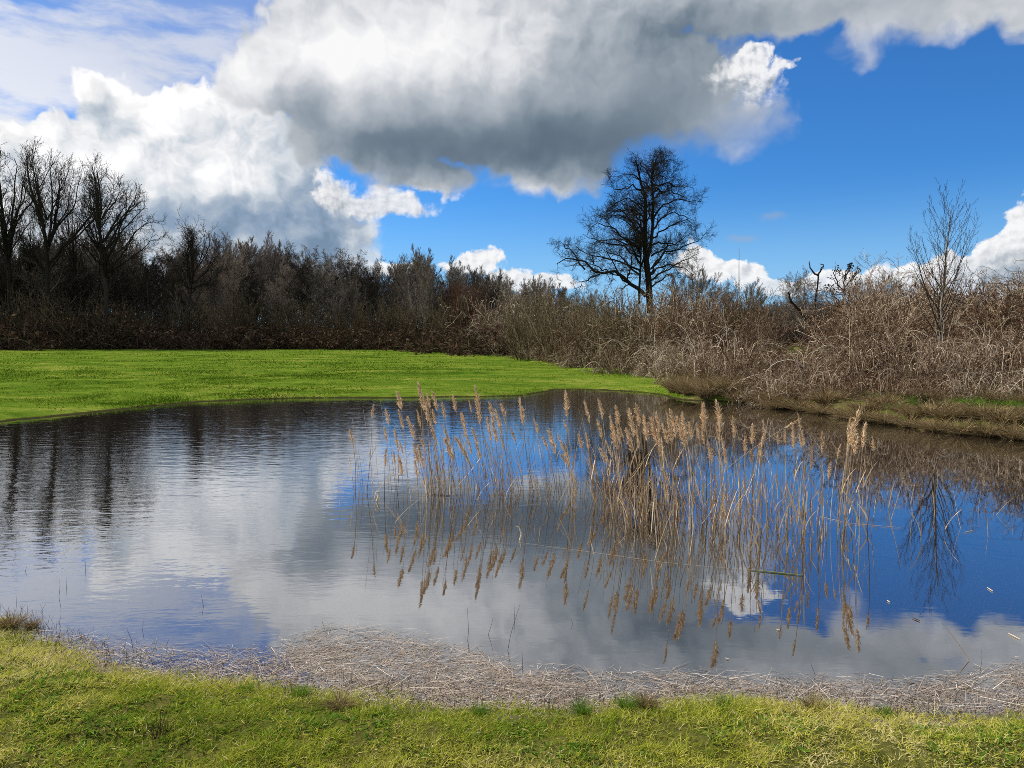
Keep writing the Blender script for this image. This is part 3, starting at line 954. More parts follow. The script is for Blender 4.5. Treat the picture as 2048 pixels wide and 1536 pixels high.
drawn_tree('tall_tree', [[(740, 1180), (730, 1000), (712, 850), (700, 700), (694, 600), (705, 480), (690, 350), (672, 210)], [(700, 780), (620, 680), (560, 580), (500, 510)], [(695, 650), (640, 530), (600, 440), (590, 350)],
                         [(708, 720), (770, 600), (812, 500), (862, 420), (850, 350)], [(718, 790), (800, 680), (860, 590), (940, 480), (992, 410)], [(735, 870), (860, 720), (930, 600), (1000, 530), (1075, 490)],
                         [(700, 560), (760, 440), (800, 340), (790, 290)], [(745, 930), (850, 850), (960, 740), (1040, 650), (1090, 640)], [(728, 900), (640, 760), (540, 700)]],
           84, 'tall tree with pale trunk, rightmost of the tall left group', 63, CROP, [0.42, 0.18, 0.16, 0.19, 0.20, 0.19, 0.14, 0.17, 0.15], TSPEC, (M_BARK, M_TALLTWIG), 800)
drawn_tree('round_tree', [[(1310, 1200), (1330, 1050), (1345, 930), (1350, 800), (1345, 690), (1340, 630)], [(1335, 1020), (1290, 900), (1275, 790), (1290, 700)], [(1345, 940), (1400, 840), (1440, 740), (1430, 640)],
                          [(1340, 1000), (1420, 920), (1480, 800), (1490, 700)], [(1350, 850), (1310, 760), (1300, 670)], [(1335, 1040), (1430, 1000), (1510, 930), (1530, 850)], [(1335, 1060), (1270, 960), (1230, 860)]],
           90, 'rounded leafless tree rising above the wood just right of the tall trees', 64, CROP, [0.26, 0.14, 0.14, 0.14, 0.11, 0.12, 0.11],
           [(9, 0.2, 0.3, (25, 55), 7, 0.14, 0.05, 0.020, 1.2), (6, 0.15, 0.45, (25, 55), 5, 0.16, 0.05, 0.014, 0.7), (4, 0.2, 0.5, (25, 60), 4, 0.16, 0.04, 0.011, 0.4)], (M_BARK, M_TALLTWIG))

# the big solitary tree: limbs traced in the photograph's plane, then turned about the trunk for depth
YB = 88.0


def bt(cx, cy):
    return at(1060 + 0.2344 * cx, 280 + 0.2344 * cy, YB)


TRUNKS = [([(1022, 1480), (1020, 1310), (1008, 1150), (990, 1000), (975, 850), (985, 720), (985, 600), (990, 490), (960, 420), (935, 330), (925, 250), (905, 170)], 0.43, 0.05),
          ([(1000, 1010), (1018, 940), (1032, 860), (1045, 750), (1045, 620), (1050, 500), (1032, 400), (1030, 300), (1052, 200), (1085, 150), (1115, 105)], 0.22, 0.04),
          ([(930, 1400), (935, 1250), (942, 1130), (946, 1000), (952, 900), (940, 800), (900, 700)], 0.16, 0.06)]
LIMBS = [[(990, 1330), (930, 1270), (870, 1240), (780, 1180), (700, 1140), (600, 1145), (520, 1130), (440, 1080), (390, 1050), (300, 1035), (210, 1085)],
         [(470, 1105), (405, 1050), (395, 990), (340, 920), (270, 870), (225, 850)],
         [(830, 1215), (740, 1120), (690, 1030), (670, 960), (620, 900)],
         [(935, 1150), (860, 1060), (790, 990), (720, 950), (640, 920), (560, 950)],
         [(940, 930), (860, 880), (790, 840), (720, 780), (640, 745), (560, 720), (480, 770)],
         [(940, 925), (800, 870), (700, 850), (600, 860), (500, 910)],
         [(965, 830), (880, 730), (810, 650), (740, 610), (650, 640), (560, 650)],
         [(980, 720), (900, 660), (850, 570), (760, 540), (680, 560)],
         [(987, 600), (930, 540), (850, 500), (760, 520), (690, 560)],
         [(988, 490), (930, 430), (860, 400), (780, 430), (700, 440), (680, 380)],
         [(1028, 420), (980, 350), (920, 290), (850, 260), (760, 290)],
         [(1032, 330), (980, 250), (940, 190), (900, 160)],
         [(1030, 1150), (1090, 1080), (1150, 1070), (1230, 1080), (1330, 1100), (1400, 1140)],
         [(1025, 1260), (1100, 1210), (1180, 1150), (1270, 1150), (1330, 1190)],
         [(1030, 1100), (1090, 1030), (1150, 970), (1250, 940), (1350, 900), (1440, 860), (1500, 800)],
         [(1036, 900), (1100, 870), (1180, 880), (1260, 900), (1320, 870)],
         [(1045, 770), (1110, 690), (1180, 620), (1250, 600), (1330, 620), (1420, 650)],
         [(1050, 670), (1100, 590), (1180, 530), (1260, 520), (1340, 540), (1430, 560)],
         [(1052, 500), (1110, 440), (1190, 420), (1290, 440), (1390, 480)],
         [(1035, 410), (1090, 380), (1170, 360), (1290, 380), (1410, 385)],
         [(1032, 310), (1090, 290), (1170, 320), (1240, 300)],
         [(1052, 210), (1110, 180), (1180, 170), (1230, 160)],
         [(700, 1140), (640, 1100), (560, 1060), (500, 1040), (440, 1000)],
         [(600, 1145), (520, 1180), (440, 1220), (380, 1290)],
         [(1000, 990), (900, 800), (840, 740), (770, 700), (700, 690)],
         [(945, 1000), (840, 930), (740, 885), (640, 870), (540, 835), (470, 790)], [(935, 1110), (800, 1045), (700, 1005), (600, 990), (500, 955), (410, 900)],
         [(1035, 990), (1120, 930), (1220, 900), (1300, 840), (1375, 790)], [(1040, 840), (1130, 770), (1230, 725), (1320, 715), (1385, 750)],
         [(985, 660), (890, 600), (800, 585), (710, 610), (620, 640)], [(980, 760), (880, 690), (760, 660), (650, 680), (560, 720)], [(1030, 1200), (1130, 1140), (1250, 1060), (1360, 1010), (1450, 960)]]
rb_ = np.random.default_rng(77)
b = Bag()
tp = []
for pts, r, tp_ in TRUNKS:
    P = resample([bt(*p) for p in pts], 14)[None]
    P[:, :, 1] += rb_.normal(0, 0.12, 14).cumsum()[None] * 0.5
    R = r * np.linspace(1, 0.10, 14)[None] ** 0.8
    b.tubes(P, R, 9)
    tp.append((P, R))
axis_x = bt(1010, 1000)[0]
LP, LR = [], []
for j, pts in enumerate(LIMBS):
    P = resample([bt(*p) for p in pts], 11)
    L = np.linalg.norm(np.diff(P, axis=0), axis=1).sum()
    for rep in range(2 if j % 4 else 1):
        Q = P.copy()
        if rep == 0:
            ph = rb_.uniform(-0.45, 0.45)
            Q[:, 1] += np.linspace(0, 1, 11) * L * math.sin(ph)
        else:
            if j in (1, 22, 23):
                continue
            ph = (1 if rep == 1 else -1) * rb_.uniform(0.9, 1.9)
            dx_ = (Q[:, 0] - Q[0, 0]) * rb_.uniform(0.75, 0.95)
            Q[:, 0] = Q[0, 0] + dx_ * math.cos(ph)
            Q[:, 1] = YB + dx_ * math.sin(ph)
            Q[:, 2] += rb_.uniform(-0.8, 0.8)
        Q += np.concatenate([[[0, 0, 0]], rb_.normal(0, 0.10, (10, 3))])
        LP.append(Q)
        r0 = 0.24 if j == 0 else min(0.065 + 0.0095 * L, 0.2)
        LR.append(r0 * np.linspace(1, 0.16, 11) ** 0.9)
LP, LR = np.array(LP), np.array(LR)
b.tubes(LP, LR, 6)
P2, R2 = sprout(LP, LR, 11, 0.14, 1.0, 0.34, (28, 62), 8, 0.20, 0.03, rr=0.5, fall=0.4, rng=rb_, rmin=0.019, lmin=1.5)
origin = bt(1020, 1480)
origin[2] = float(land(origin[0], YB))
c = Bag()
top_ = [(p[:, 6:14], r[:, 6:14]) for p, r in tp]
Pt_ = np.concatenate([p for p, _ in top_])
Rt_ = np.concatenate([r for _, r in top_])
Pq, Rq = sprout(Pt_, Rt_, 9, 0.3, 1.0, 0.26, (25, 60), 8, 0.18, 0.05, rng=rb_, rmin=0.019)
P2, R2 = np.concatenate([P2, Pq]), np.concatenate([R2, Rq])
P3, R3 = sprout(P2, R2, 8, 0.12, 1.0, 0.48, (28, 65), 6, 0.22, 0.04, rng=rb_, rmin=0.014, lmin=0.7)
P4, R4 = sprout(P3, R3, 6, 0.15, 1.0, 0.52, (25, 65), 4, 0.22, 0.03, rng=rb_, rmin=0.010, lmin=0.4)
for P, R in ((P2, R2), (P3, R3), (P4, R4)):
    c.tubes(P - origin, R, 3)
b.V = [v - origin for v in b.V]
t = thing('big_tree', 'big solitary dark leafless tree with wide low limbs towering over the hedge', 'tree', origin)
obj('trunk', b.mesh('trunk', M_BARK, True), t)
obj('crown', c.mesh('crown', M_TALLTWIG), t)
print('big tree quads', sum(len(q) for q in c.Q))

# slim sapling with upswept twigs on the right
YS = 20.6
rs_ = np.random.default_rng(5)
S = resample([at(1878, 790, YS), at(1880, 690, YS), at(1882, 620, YS), at(1888, 560, YS), at(1893, 500, YS), at(1898, 455, YS), at(1902, 415, YS)], 14)[None]
o_ = S[0, 0].copy()
o_[2] = float(land(o_[0], YS))
SR = 0.062 * np.linspace(1, 0.05, 14)[None]
L1, R1 = sprout(S, SR, 44, 0.28, 0.95, 0.58, (26, 50), 9, 0.03, 0.10, rr=0.42, taper=0.2, fall=0.72, rng=rs_, rmin=0.0048)
L2, R2 = sprout(L1, R1, 7, 0.25, 0.98, 0.34, (18, 40), 6, 0.06, 0.08, rr=0.6, rng=rs_, rmin=0.0036)
L3, R3 = sprout(L2, R2, 3, 0.25, 0.98, 0.45, (18, 40), 4, 0.06, 0.05, rr=0.6, rng=rs_, rmin=0.0032)
b, c = Bag(), Bag()
b.tubes(S - o_, SR, 8)
for P, R in ((L1, R1), (L2, R2), (L3, R3)):
    c.tubes(P - o_, R, 3)
t = thing('sapling', 'slim pale sapling with upswept twigs rising from the brambles at the right', 'tree', o_)
obj('trunk', b.mesh('trunk', M_PALEBARK, True), t)
obj('crown', c.mesh('crown', M_TWIG), t)

# dead tree with antler like top, and its broken companion
YD = 42.0


def traced(name, lines, Y, mat, label, cat, sub=None, twig=None, seed=1, radii=None, stem='trunk'):
    rng = np.random.default_rng(seed)
    o_ = at(lines[0][0][0], lines[0][0][1], Y)
    o_[2] = float(land(o_[0], Y))
    b = Bag()
    PP, RR = [], []
    for i, ln in enumerate(lines):
        P = resample([at(x, y, Y) for x, y in ln], 10)
        P[:, 1] += np.linspace(0, rng.uniform(-0.4, 0.4) * (i > 0), 10)
        P[1:-1] += rng.normal(0, 0.03, (8, 3))
        r = radii[i]
        PP.append(P - o_)
        RR.append(r * np.linspace(1, 0.35, 10))
    PP, RR = np.array(PP), np.array(RR)
    b.tubes(PP, RR, 7)
    t = thing(name, label, cat, o_)
    obj(stem, b.mesh(stem, mat, True), t)
    if sub:
        c = Bag()
        P, R = PP[1:] if len(PP) > 1 else PP, RR[1:] if len(PP) > 1 else RR
        for (n, ratio, k) in sub:
            P, R = sprout(P, R, n, 0.2, 1.0, ratio, (25, 65), k, 0.2, 0.03, rng=rng, rmin=0.008)
            c.tubes(P, R, 3)
        if twig:
            p = P[:, -1]
            n = len(p) * 3
            pp = np.repeat(p, 3, 0) + rng.normal(0, 0.04, (n, 3))
            V, Q, T, idx = blades(pp, rng.normal(0, 1, (n, 3)), np.full(n, 0.14), np.full(n, 0.08), np.zeros(n), 3, rng)
            c.add(V, Q, T, rng.random(n)[idx] * 0.7)
        obj('crown', c.mesh('crown', M_TWIG), t)
    return t


traced('dead_tree', [[(1621, 740), (1624, 680), (1629, 620), (1633, 580), (1637, 550)],
                     [(1637, 552), (1627, 543), (1622, 533), (1621, 522)],
                     [(1637, 550), (1643, 538), (1650, 529), (1643, 527)],
                     [(1636, 556), (1640, 545), (1647, 536), (1649, 528)]], YD, M_BARK,
       'dead dark tree trunk with antler like forked top above the hedge', 'tree', radii=[0.11, 0.06, 0.055, 0.04])
traced('broken_tree', [[(1612, 640), (1600, 622), (1588, 610), (1580, 598), (1577, 584)], [(1590, 612), (1584, 604), (1578, 604)]], YD + 1, M_BARK,
       'short broken dark tree leaning left beside the dead tree', 'tree', radii=[0.11, 0.05])
traced('seed_tree', [[(1683, 720), (1685, 640), (1688, 590), (1690, 560), (1692, 545)], [(1688, 585), (1676, 562), (1670, 546), (1676, 532)],
                     [(1690, 560), (1694, 545), (1700, 534), (1696, 528)], [(1689, 575), (1700, 560), (1712, 545), (1714, 536)], [(1686, 610), (1672, 595), (1664, 580), (1660, 570)]],
       46.0, M_BARK, 'small dark tree with clustered seed heads right of the dead tree', 'tree', [(6, 0.4, 5), (4, 0.5, 4)], True, 9, [0.10, 0.05, 0.045, 0.045, 0.04])
traced('radio_mast', [[(1478, 640), (1478, 580), (1478, 530), (1478, 497)]], 300.0, M_STEEL, 'very thin far radio mast against the blue sky', 'mast', radii=[0.28], stem='pole')

# far wood seen as one mass behind the trees: thickets of bare stems
rf_ = np.random.default_rng(55)
n = 34000
px = rf_.uniform(-260, 2400, n)
Yf = rf_.uniform(126, 138, n)
left = px < 1240
Yf = np.where(left, Yf, Yf - 34)
x = (px - CX) / F * Yf
top = (672 - np.interp(px, SKY_X, SKY_Y)) * Yf / F + EYE
h = np.where(left, top * 0.82, top * 0.62)
z = rf_.random(n) ** 1.3 * h * 0.88
L = rf_.uniform(1.5, 4.5, n)
P = grow(np.stack([x, Yf, z], 1), rf_.normal(0, 0.35, (n, 3)) + [0, 0, 1.0], np.minimum(L, np.maximum(h * 1.02 - z, 0.6)), 4, 0.12, 0.05, rf_)
R = (rf_.uniform(0.025, 0.075, n) * (1.5 - 1.1 * z / h))[:, None] * np.array([[1, 0.8, 0.55, 0.2]])
b = Bag()
b.tubes(P, R, 3)
tag(obj('far_wood', b.mesh('far_wood', M_WOODTWIG)), 'dense mass of far leafless wood behind the trees', 'wood', kind='stuff')

# ------------------------------------------------------------------ shrubs, brambles
def shrub_mesh(name, seed, stems, spread, k, wob, up, lv, mat, r0=0.02, leaves=0, leaf_mat=None, leaf=0.07, low=0.0, width=1.0, long=0):
    """unit shrub about 1 high and 'width' wide, many stems fanning from the ground; stems and twigs in one mesh"""
    rng = np.random.default_rng(seed)
    a = rng.random(stems) * 6.283
    rad = np.sqrt(rng.random(stems)) * 0.32 * width
    st = np.stack([np.cos(a) * rad, np.sin(a) * rad, np.full(stems, -0.03)], 1)
    d = np.stack([np.cos(a) * spread * rng.uniform(0.1, 1.2, stems), np.sin(a) * spread * rng.uniform(0.1, 1.2, stems), np.ones(stems)], 1) + rng.normal(0, 0.12, (stems, 3))
    P = grow(st, d, rng.uniform(0.55, 1.12, stems), k, wob, up, rng)
    R = r0 * rng.uniform(0.6, 1.2, stems)[:, None] * np.linspace(1, 0.3, k)[None]
    b = Bag()
    b.tubes(P, R, 3, rng.random(len(P)) ** 1.7)
    tips = [P[:, -1]]
    for (n, lo, ratio, ang, kk, wb, u, rm) in lv:
        P, R = sprout(P, R, n, lo, 1.0, ratio, ang, kk, wb, u, rng=rng, rmin=rm, taper=0.4)
        b.tubes(P, R, 3, rng.random(len(P)) ** 1.7)
        tips.append(P[:, -1])
    if long:
        a = rng.random(long) * 6.283
        q = np.stack([np.cos(a), np.sin(a), np.zeros(long)], 1)
        st = q * rng.uniform(0, 0.8, (long, 1)) * width * 0.5 + [0, 0, 0.1]
        P = grow(st, q * rng.uniform(-0.6, 1.2, (long, 1)) + [0, 0, 0.8], rng.uniform(0.7, 1.5, long), 12, 0.10, -0.15, rng)
        P[:, :, 2] = np.abs(P[:, :, 2])
        b.tubes(P, rng.uniform(0.6, 1.15, long)[:, None] * r0 * 0.95 * np.linspace(1, 0.35, 12)[None], 4, rng.uniform(0.72, 1.0, long))
        P, R = sprout(P, np.full((long, 12), r0 * 0.6), 5, 0.2, 1.0, 0.25, (25, 70), 6, 0.14, -0.05, rng=rng, rmin=0.004)
        b.tubes(P, R, 3, rng.uniform(0.6, 1.0, len(P)))
    mats = [mat]
    if leaves:
        mats.append(leaf_mat)
        tp_ = np.concatenate(tips)
        p = tp_[rng.integers(0, len(tp_), leaves)] + rng.normal(0, 0.02, (leaves, 3))
        if low:
            p[:, 2] *= low
        V, Q, T, idx = blades(p, rng.normal(0, 1, (leaves, 3)), leaf * rng.uniform(0.5, 1.3, leaves), leaf * 0.6 * rng.uniform(0.6, 1.2, leaves), np.zeros(leaves), 3, rng)
        b.add(V, Q, T, rng.random(leaves)[idx], mi=1)
    z = np.concatenate(b.V)[:, 2]
    f_ = 1.0 / np.percentile(z, 93)
    b.V = [np.stack([v[:, 0] * f_ * 0.8, v[:, 1] * f_ * 0.8, np.where(v[:, 2] * f_ > 1, 1 + (v[:, 2] * f_ - 1) * 0.4, v[:, 2] * f_)], 1) for v in b.V]
    return b.mesh(name, mats)


LV_TWIGGY = [(8, 0.2, 0.42, (18, 45), 5, 0.14, 0.06, 0.0032), (5, 0.2, 0.5, (18, 50), 4, 0.16, 0.05, 0.0026)]
LV_ARCH = [(8, 0.15, 0.5, (20, 60), 6, 0.20, -0.02, 0.0030), (6, 0.2, 0.5, (20, 65), 4, 0.2, -0.01, 0.0022)]
SH_OLIVE = [shrub_mesh('twigs', 300 + i, 44, 0.62, 7, 0.10, 0.02, LV_TWIGGY, M_SHRUB, 0.010) for i in range(3)]
SH_CANE = [shrub_mesh('canes', 320 + i, 64, 1.0, 8, 0.24, -0.09, LV_ARCH, M_CANE, 0.0062, 110, M_LEAFLITTER, 0.035) for i in range(3)]
SH_LOW = [shrub_mesh('canes', 340 + i, 90, 1.9, 9, 0.20, -0.20, [(7, 0.1, 0.55, (20, 70), 6, 0.24, -0.04, 0.0038), (5, 0.2, 0.5, (20, 70), 4, 0.24, -0.03, 0.0030)], M_CANE, 0.0085, 200, M_LEAFLITTER, 0.05, width=2.2, long=13) for i in range(3)]
SH_DARK = [shrub_mesh('twigs', 360 + i, 36, 0.7, 7, 0.12, 0.02, LV_TWIGGY, M_DARKSHRUB, 0.012, 500, M_LEAFLITTER, 0.045, 0.75) for i in range(3)]
SH_RED = [shrub_mesh('twigs', 380, 70, 0.45, 7, 0.07, 0.03, LV_TWIGGY, M_REDSHRUB, 0.009)]
SH_BRAM = [shrub_mesh('canes', 390 + i, 60, 1.8, 7, 0.2, -0.18, [(6, 0.1, 0.55, (20, 70), 5, 0.22, -0.05, 0.006)], M_DARKSHRUB, 0.012, 1500, M_LEAFLITTER, 0.085, width=2.0) for i in range(2)]
rh_ = np.random.default_rng(91)


def bush(name, me, label, px, top, Y, wide=1.0, group=None, cat='shrub', rz=None, cap=None):
    base = at(px, 690, Y)
    z0 = float(land(base[0], Y))
    h = max(at(px, top, Y)[2] - z0, 0.35) * (0.97 if 'hedge' in name else 0.92)
    t = tag(obj(name, me, None, (base[0], Y, z0), (0, 0, rh_.random() * 6.283 if rz is None else rz), (h * wide, h * wide, h)), label, cat, group)
    return t


# undergrowth at the edge of the wood
for i in range(34):
    px = -90 + 1090 * (i + rh_.uniform(0.15, 0.85)) / 34
    bush('undergrowth_shrub', SH_DARK[i % 3], 'dark twiggy shrub in the undergrowth along the front of the wood', px, rh_.uniform(605, 658), rh_.uniform(86, 90), rh_.uniform(0.75, 1.1), 'undergrowth shrubs along the wood')
for i in range(40):
    px = -90 + 1130 * (i + rh_.uniform(0.15, 0.85)) / 40
    Y = np.interp(px, [0, 700, 850, 950, 1050], [84.5, 83, 78, 66, 54]) + rh_.uniform(-1, 1)
    bush('bramble_patch', SH_BRAM[i % 2], 'low dark bramble patch with withered leaves edging the meadow', px, rh_.uniform(655, 676), Y, rh_.uniform(1.0, 1.5), 'low brambles between meadow and wood', 'bramble')
for (px, top, Y, w, me, lab) in [
        (70, 575, 85, 0.8, SH_DARK[1], 'dark rounded shrub below the leftmost tall trees'), (180, 590, 84, 1.2, SH_DARK[0], 'wide brown shrub in front of the pale trunked tall tree'),
        (250, 620, 83, 1.2, SH_DARK[2], 'low reddish dark shrub with black shade at its foot'), (120, 630, 83, 1.1, SH_BRAM[1], 'low bramble below the second tall tree'),
        (470, 590, 86, 0.9, SH_OLIVE[0], 'olive brown shrub at the wood edge left of the middle'), (600, 600, 86, 0.9, SH_OLIVE[1], 'olive shrub at the wood edge under the rain cloud'),
        (700, 605, 84, 0.8, SH_OLIVE[2], 'upright olive shrub in the wood edge right of the rain cloud'), (780, 590, 82, 0.8, SH_DARK[1], 'grey brown shrub left of the slender pale tree'),
        (930, 562, 76, 0.62, SH_RED[0], 'tall reddish brown rounded bush right of the slender pale tree'), (905, 590, 75, 0.7, SH_OLIVE[0], 'green stemmed bush at the foot of the reddish bush'),
        (1000, 610, 62, 0.9, SH_OLIVE[1], 'arching olive bush where the wood turns into the hedge'), (960, 640, 66, 1.0, SH_OLIVE[2], 'low arching bush before the reddish bush')]:
    bush('shrub', me, lab, px, top, Y, w)

# the hedge that comes towards the pond on the right
HX = [980, 1030, 1080, 1130, 1180, 1240, 1300, 1360, 1420, 1480, 1540, 1600, 1660, 1720, 1780, 1840, 1900, 1960, 2020, 2090]
for row, (dy, drop, n, sh) in enumerate([(9, 0, 16, 'back'), (4, 22, 13, 'middle')]):
    for i in range(n):
        px = 1000 + 1130 * (i + rh_.uniform(0.2, 0.8)) / n
        Y = np.interp(px, [1000, 1100, 1200, 1300, 1400, 1500, 1600, 1700, 2100], [56, 48, 40, 34, 30, 27, 25.5, 24.5, 23]) + dy + rh_.uniform(-1, 1)
        top = np.interp(px, [1000, 1060, 1130, 1200, 1300, 1400, 1450, 1490, 1540, 1580, 1640, 1690, 1740, 1780, 1830, 1900, 1960, 2048, 2150],
                        [602, 590, 592, 604, 600, 596, 585, 578, 622, 672, 676, 640, 575, 545, 575, 596, 590, 562, 560]) + drop * rh_.uniform(0.3, 1.8) + rh_.uniform(-6, 26)
        me = SH_OLIVE[i % 3] if (rh_.random() < (0.62 if px < 1560 else 0.25)) else SH_CANE[i % 3]
        if (row == 1 and 1835 < px < 1925) or 1548 < px < 1688:
            continue
        bush('hedge_shrub', me, {'back': 'tall bare shrub in the rear of the hedge right of the meadow', 'middle': 'bare brown shrub in the body of the hedge right of the meadow'}[sh],
             px, top, Y, rh_.uniform(0.75, 1.0), 'bare shrubs in the ' + sh + ' of the hedge')
for (px, top, Y, w, me, lab) in [
        (1060, 592, 46, 0.9, SH_OLIVE[0], 'rounded olive hedge bush at its far left end'), (1120, 590, 42, 0.85, SH_OLIVE[1], 'olive green hedge bush left of the big tree'),
        (1175, 640, 39, 0.9, SH_CANE[1], 'brown hedge bush left below the big tree'),
        (1225, 585, 37, 0.85, SH_OLIVE[2], 'olive brown hedge bush directly before the big tree trunk'), (1290, 580, 35, 0.9, SH_OLIVE[0], 'mossy brown hedge bush right below the big tree trunk'),
        (1345, 588, 33, 0.8, SH_CANE[0], 'reddish twiggy hedge bush right of the big tree trunk'), (1405, 592, 32, 0.8, SH_CANE[2], 'reddish brown hedge bush halfway from big tree to dead tree'),
        (1480, 572, 33, 0.75, SH_OLIVE[1], 'greenish rounded bush standing over the hedge left of the dead tree'), (1520, 622, 27, 0.62, SH_CANE[1], 'brown bramble mound left of the dead tree'),
        (1712, 628, 24, 0.6, SH_CANE[0], 'brown bramble mound right of the dead tree'), (1778, 546, 25, 0.72, SH_CANE[1], 'tallest bramble mound left of the sapling'),
        (1745, 590, 23, 0.8, SH_CANE[2], 'pale twiggy bramble mound before the tallest one'), (1835, 585, 31, 0.75, SH_CANE[0], 'bramble mound just left of the sapling stem'),
        (1930, 600, 31, 0.8, SH_OLIVE[2], 'olive twiggy bush just right of the sapling stem'), (2000, 590, 23, 0.8, SH_OLIVE[0], 'grey twiggy bush between sapling and right picture edge'),
        (2050, 565, 21.5, 0.7, SH_CANE[2], 'reddish brown bush cut by the right picture edge'), (2110, 560, 22, 0.8, SH_CANE[1], 'reddish bush beyond the right picture edge'),
        (1985, 650, 19.5, 0.9, SH_CANE[0], 'low reddish brown bush at the right edge above the tussocks')]:
    bush('hedge_bush', me, lab, px, top, Y, w)
for (px, top, Y, w, k, lab) in [
        (1390, 690, 25.5, 0.9, 0, 'dark red bramble tangle nearest the end of the meadow'), (1450, 680, 24.5, 0.95, 1, 'brown bramble tangle right of the dark red one'),
        (1520, 695, 22.5, 1.0, 2, 'bramble tangle with pale canes left below the dead tree'), (1590, 712, 21.5, 1.1, 0, 'bramble tangle with long pale canes under the dead tree'),
        (1650, 706, 21, 1.1, 1, 'bramble tangle right below the dead tree'), (1715, 680, 20.5, 0.9, 2, 'bramble tangle with bright arching canes before the tallest mound'),
        (1790, 675, 20, 0.9, 0, 'bright arching canes left below the sapling'), (1850, 690, 19, 0.9, 1, 'bramble tangle with pale loops at the sapling foot'),
        (1910, 685, 18.8, 0.9, 2, 'bramble tangle with pale canes right of the sapling foot'), (1980, 700, 18, 0.9, 0, 'reddish bramble tangle over the grassy bank at right'),
        (2050, 690, 17.4, 0.9, 1, 'reddish bramble tangle at the right picture edge'), (1320, 690, 29.5, 0.8, 2, 'dark red bramble at the foot of the hedge beside the right post'),
        (1240, 690, 33, 0.9, 1, 'low brown bramble between the two posts'), (1170, 690, 38, 0.9, 0, 'low brown bramble left of the left post'),
        (1110, 690, 43, 1.0, 2, 'low brown bramble at the far end of the meadow'), (1050, 690, 49, 1.0, 1, 'low dark bramble where meadow and wood meet'),
        (1560, 745, 19.8, 1.3, 2, 'low mat of dry canes above the bank left of the middle of the hedge'), (1660, 752, 18.8, 1.3, 0, 'low mat of dry canes above the bank under the tallest mound'),
        (1760, 750, 17.8, 1.2, 1, 'low mat of dry canes above the bank left of the sapling'), (1480, 748, 21.3, 1.2, 1, 'low dry brown mat at the corner of the pond'),
        (1860, 755, 17.0, 1.2, 2, 'low mat of dry canes on the bank below the sapling'), (1960, 750, 16.6, 1.2, 0, 'low reddish mat of canes on the right bank')]:
    bush('bramble', SH_LOW[k], lab, px, top, Y, w * 0.62, cat='bramble')

# two thin posts before the hedge
for px, Y, top, lab in [(1199, 36.0, 702, 'thin weathered fence post, left one of two before the hedge'), (1288, 31.5, 706, 'thin weathered fence post, right one of two before the hedge')]:
    p = at(px, 700, Y)
    z0 = float(land(p[0], Y))
    h = at(px, top, Y)[2] - z0
    b = Bag()
    b.tubes(np.array([[[0, 0, -0.2], [0.01, 0, h * 0.5], [0.0, 0, h], [0.0, 0, h + 0.012]]]), np.array([[0.045, 0.042, 0.04, 0.012]]), 9)
    tag(obj('fence_post', b.mesh('fence_post', M_POST, False), None, (p[0], Y, z0), (0.02, 0.03, 0)), lab, 'post', 'thin posts before the hedge')

# ------------------------------------------------------------------ reeds standing in the water
def plume_mesh(seed):
    """one feathery seed head along +Z, 1 long, its spikelets drooping to one side"""
    rng = np.random.default_rng(seed)
    n = 150
    t = rng.random(n) ** 0.85
    wdt = 0.03 + 0.20 * np.sin(np.pi * np.clip(t * 0.9 + 0.08, 0, 1)) ** 0.8 * (1.1 - 0.5 * t)
    a = rng.random(n) * 6.283
    rr = wdt * rng.random(n) ** 0.6
    bendx = 0.10 * t * t
    p = np.stack([np.cos(a) * rr * 0.3 + bendx, np.sin(a) * rr * 0.3, t * 0.92], 1)
    d = np.stack([np.cos(a) * rr * 3.0 + 0.15, np.sin(a) * rr * 3.0, 0.55 + rng.normal(0, 0.2, n)], 1)
    V, Q, T, idx = blades(p, d, rng.uniform(0.10, 0.24, n), rng.uniform(0.025, 0.06, n), rng.uniform(-0.1, 0.35, n), 3, rng)
    b = Bag()
    b.add(V, Q, T, np.clip(rng.normal(0.55, 0.22, n), 0, 1)[idx])
    z = np.linspace(0, 1, 6)
    b.tubes(np.stack([0.10 * z * z, 0 * z, z * 0.95], 1)[None], np.full((1, 6), 0.008), 3, 0.3)
    return b.mesh('plume', M_PLUME)


PLUME = [plume_mesh(500 + i) for i in range(9)]
rr_ = np.random.default_rng(404)
BASE_X = [640, 700, 850, 1000, 1150, 1250, 1350, 1500, 1650, 1760, 1900, 2048]
BASE_Y = [1000, 986, 986, 984, 992, 1020, 1036, 1052, 1062, 1050, 1040, 1040]


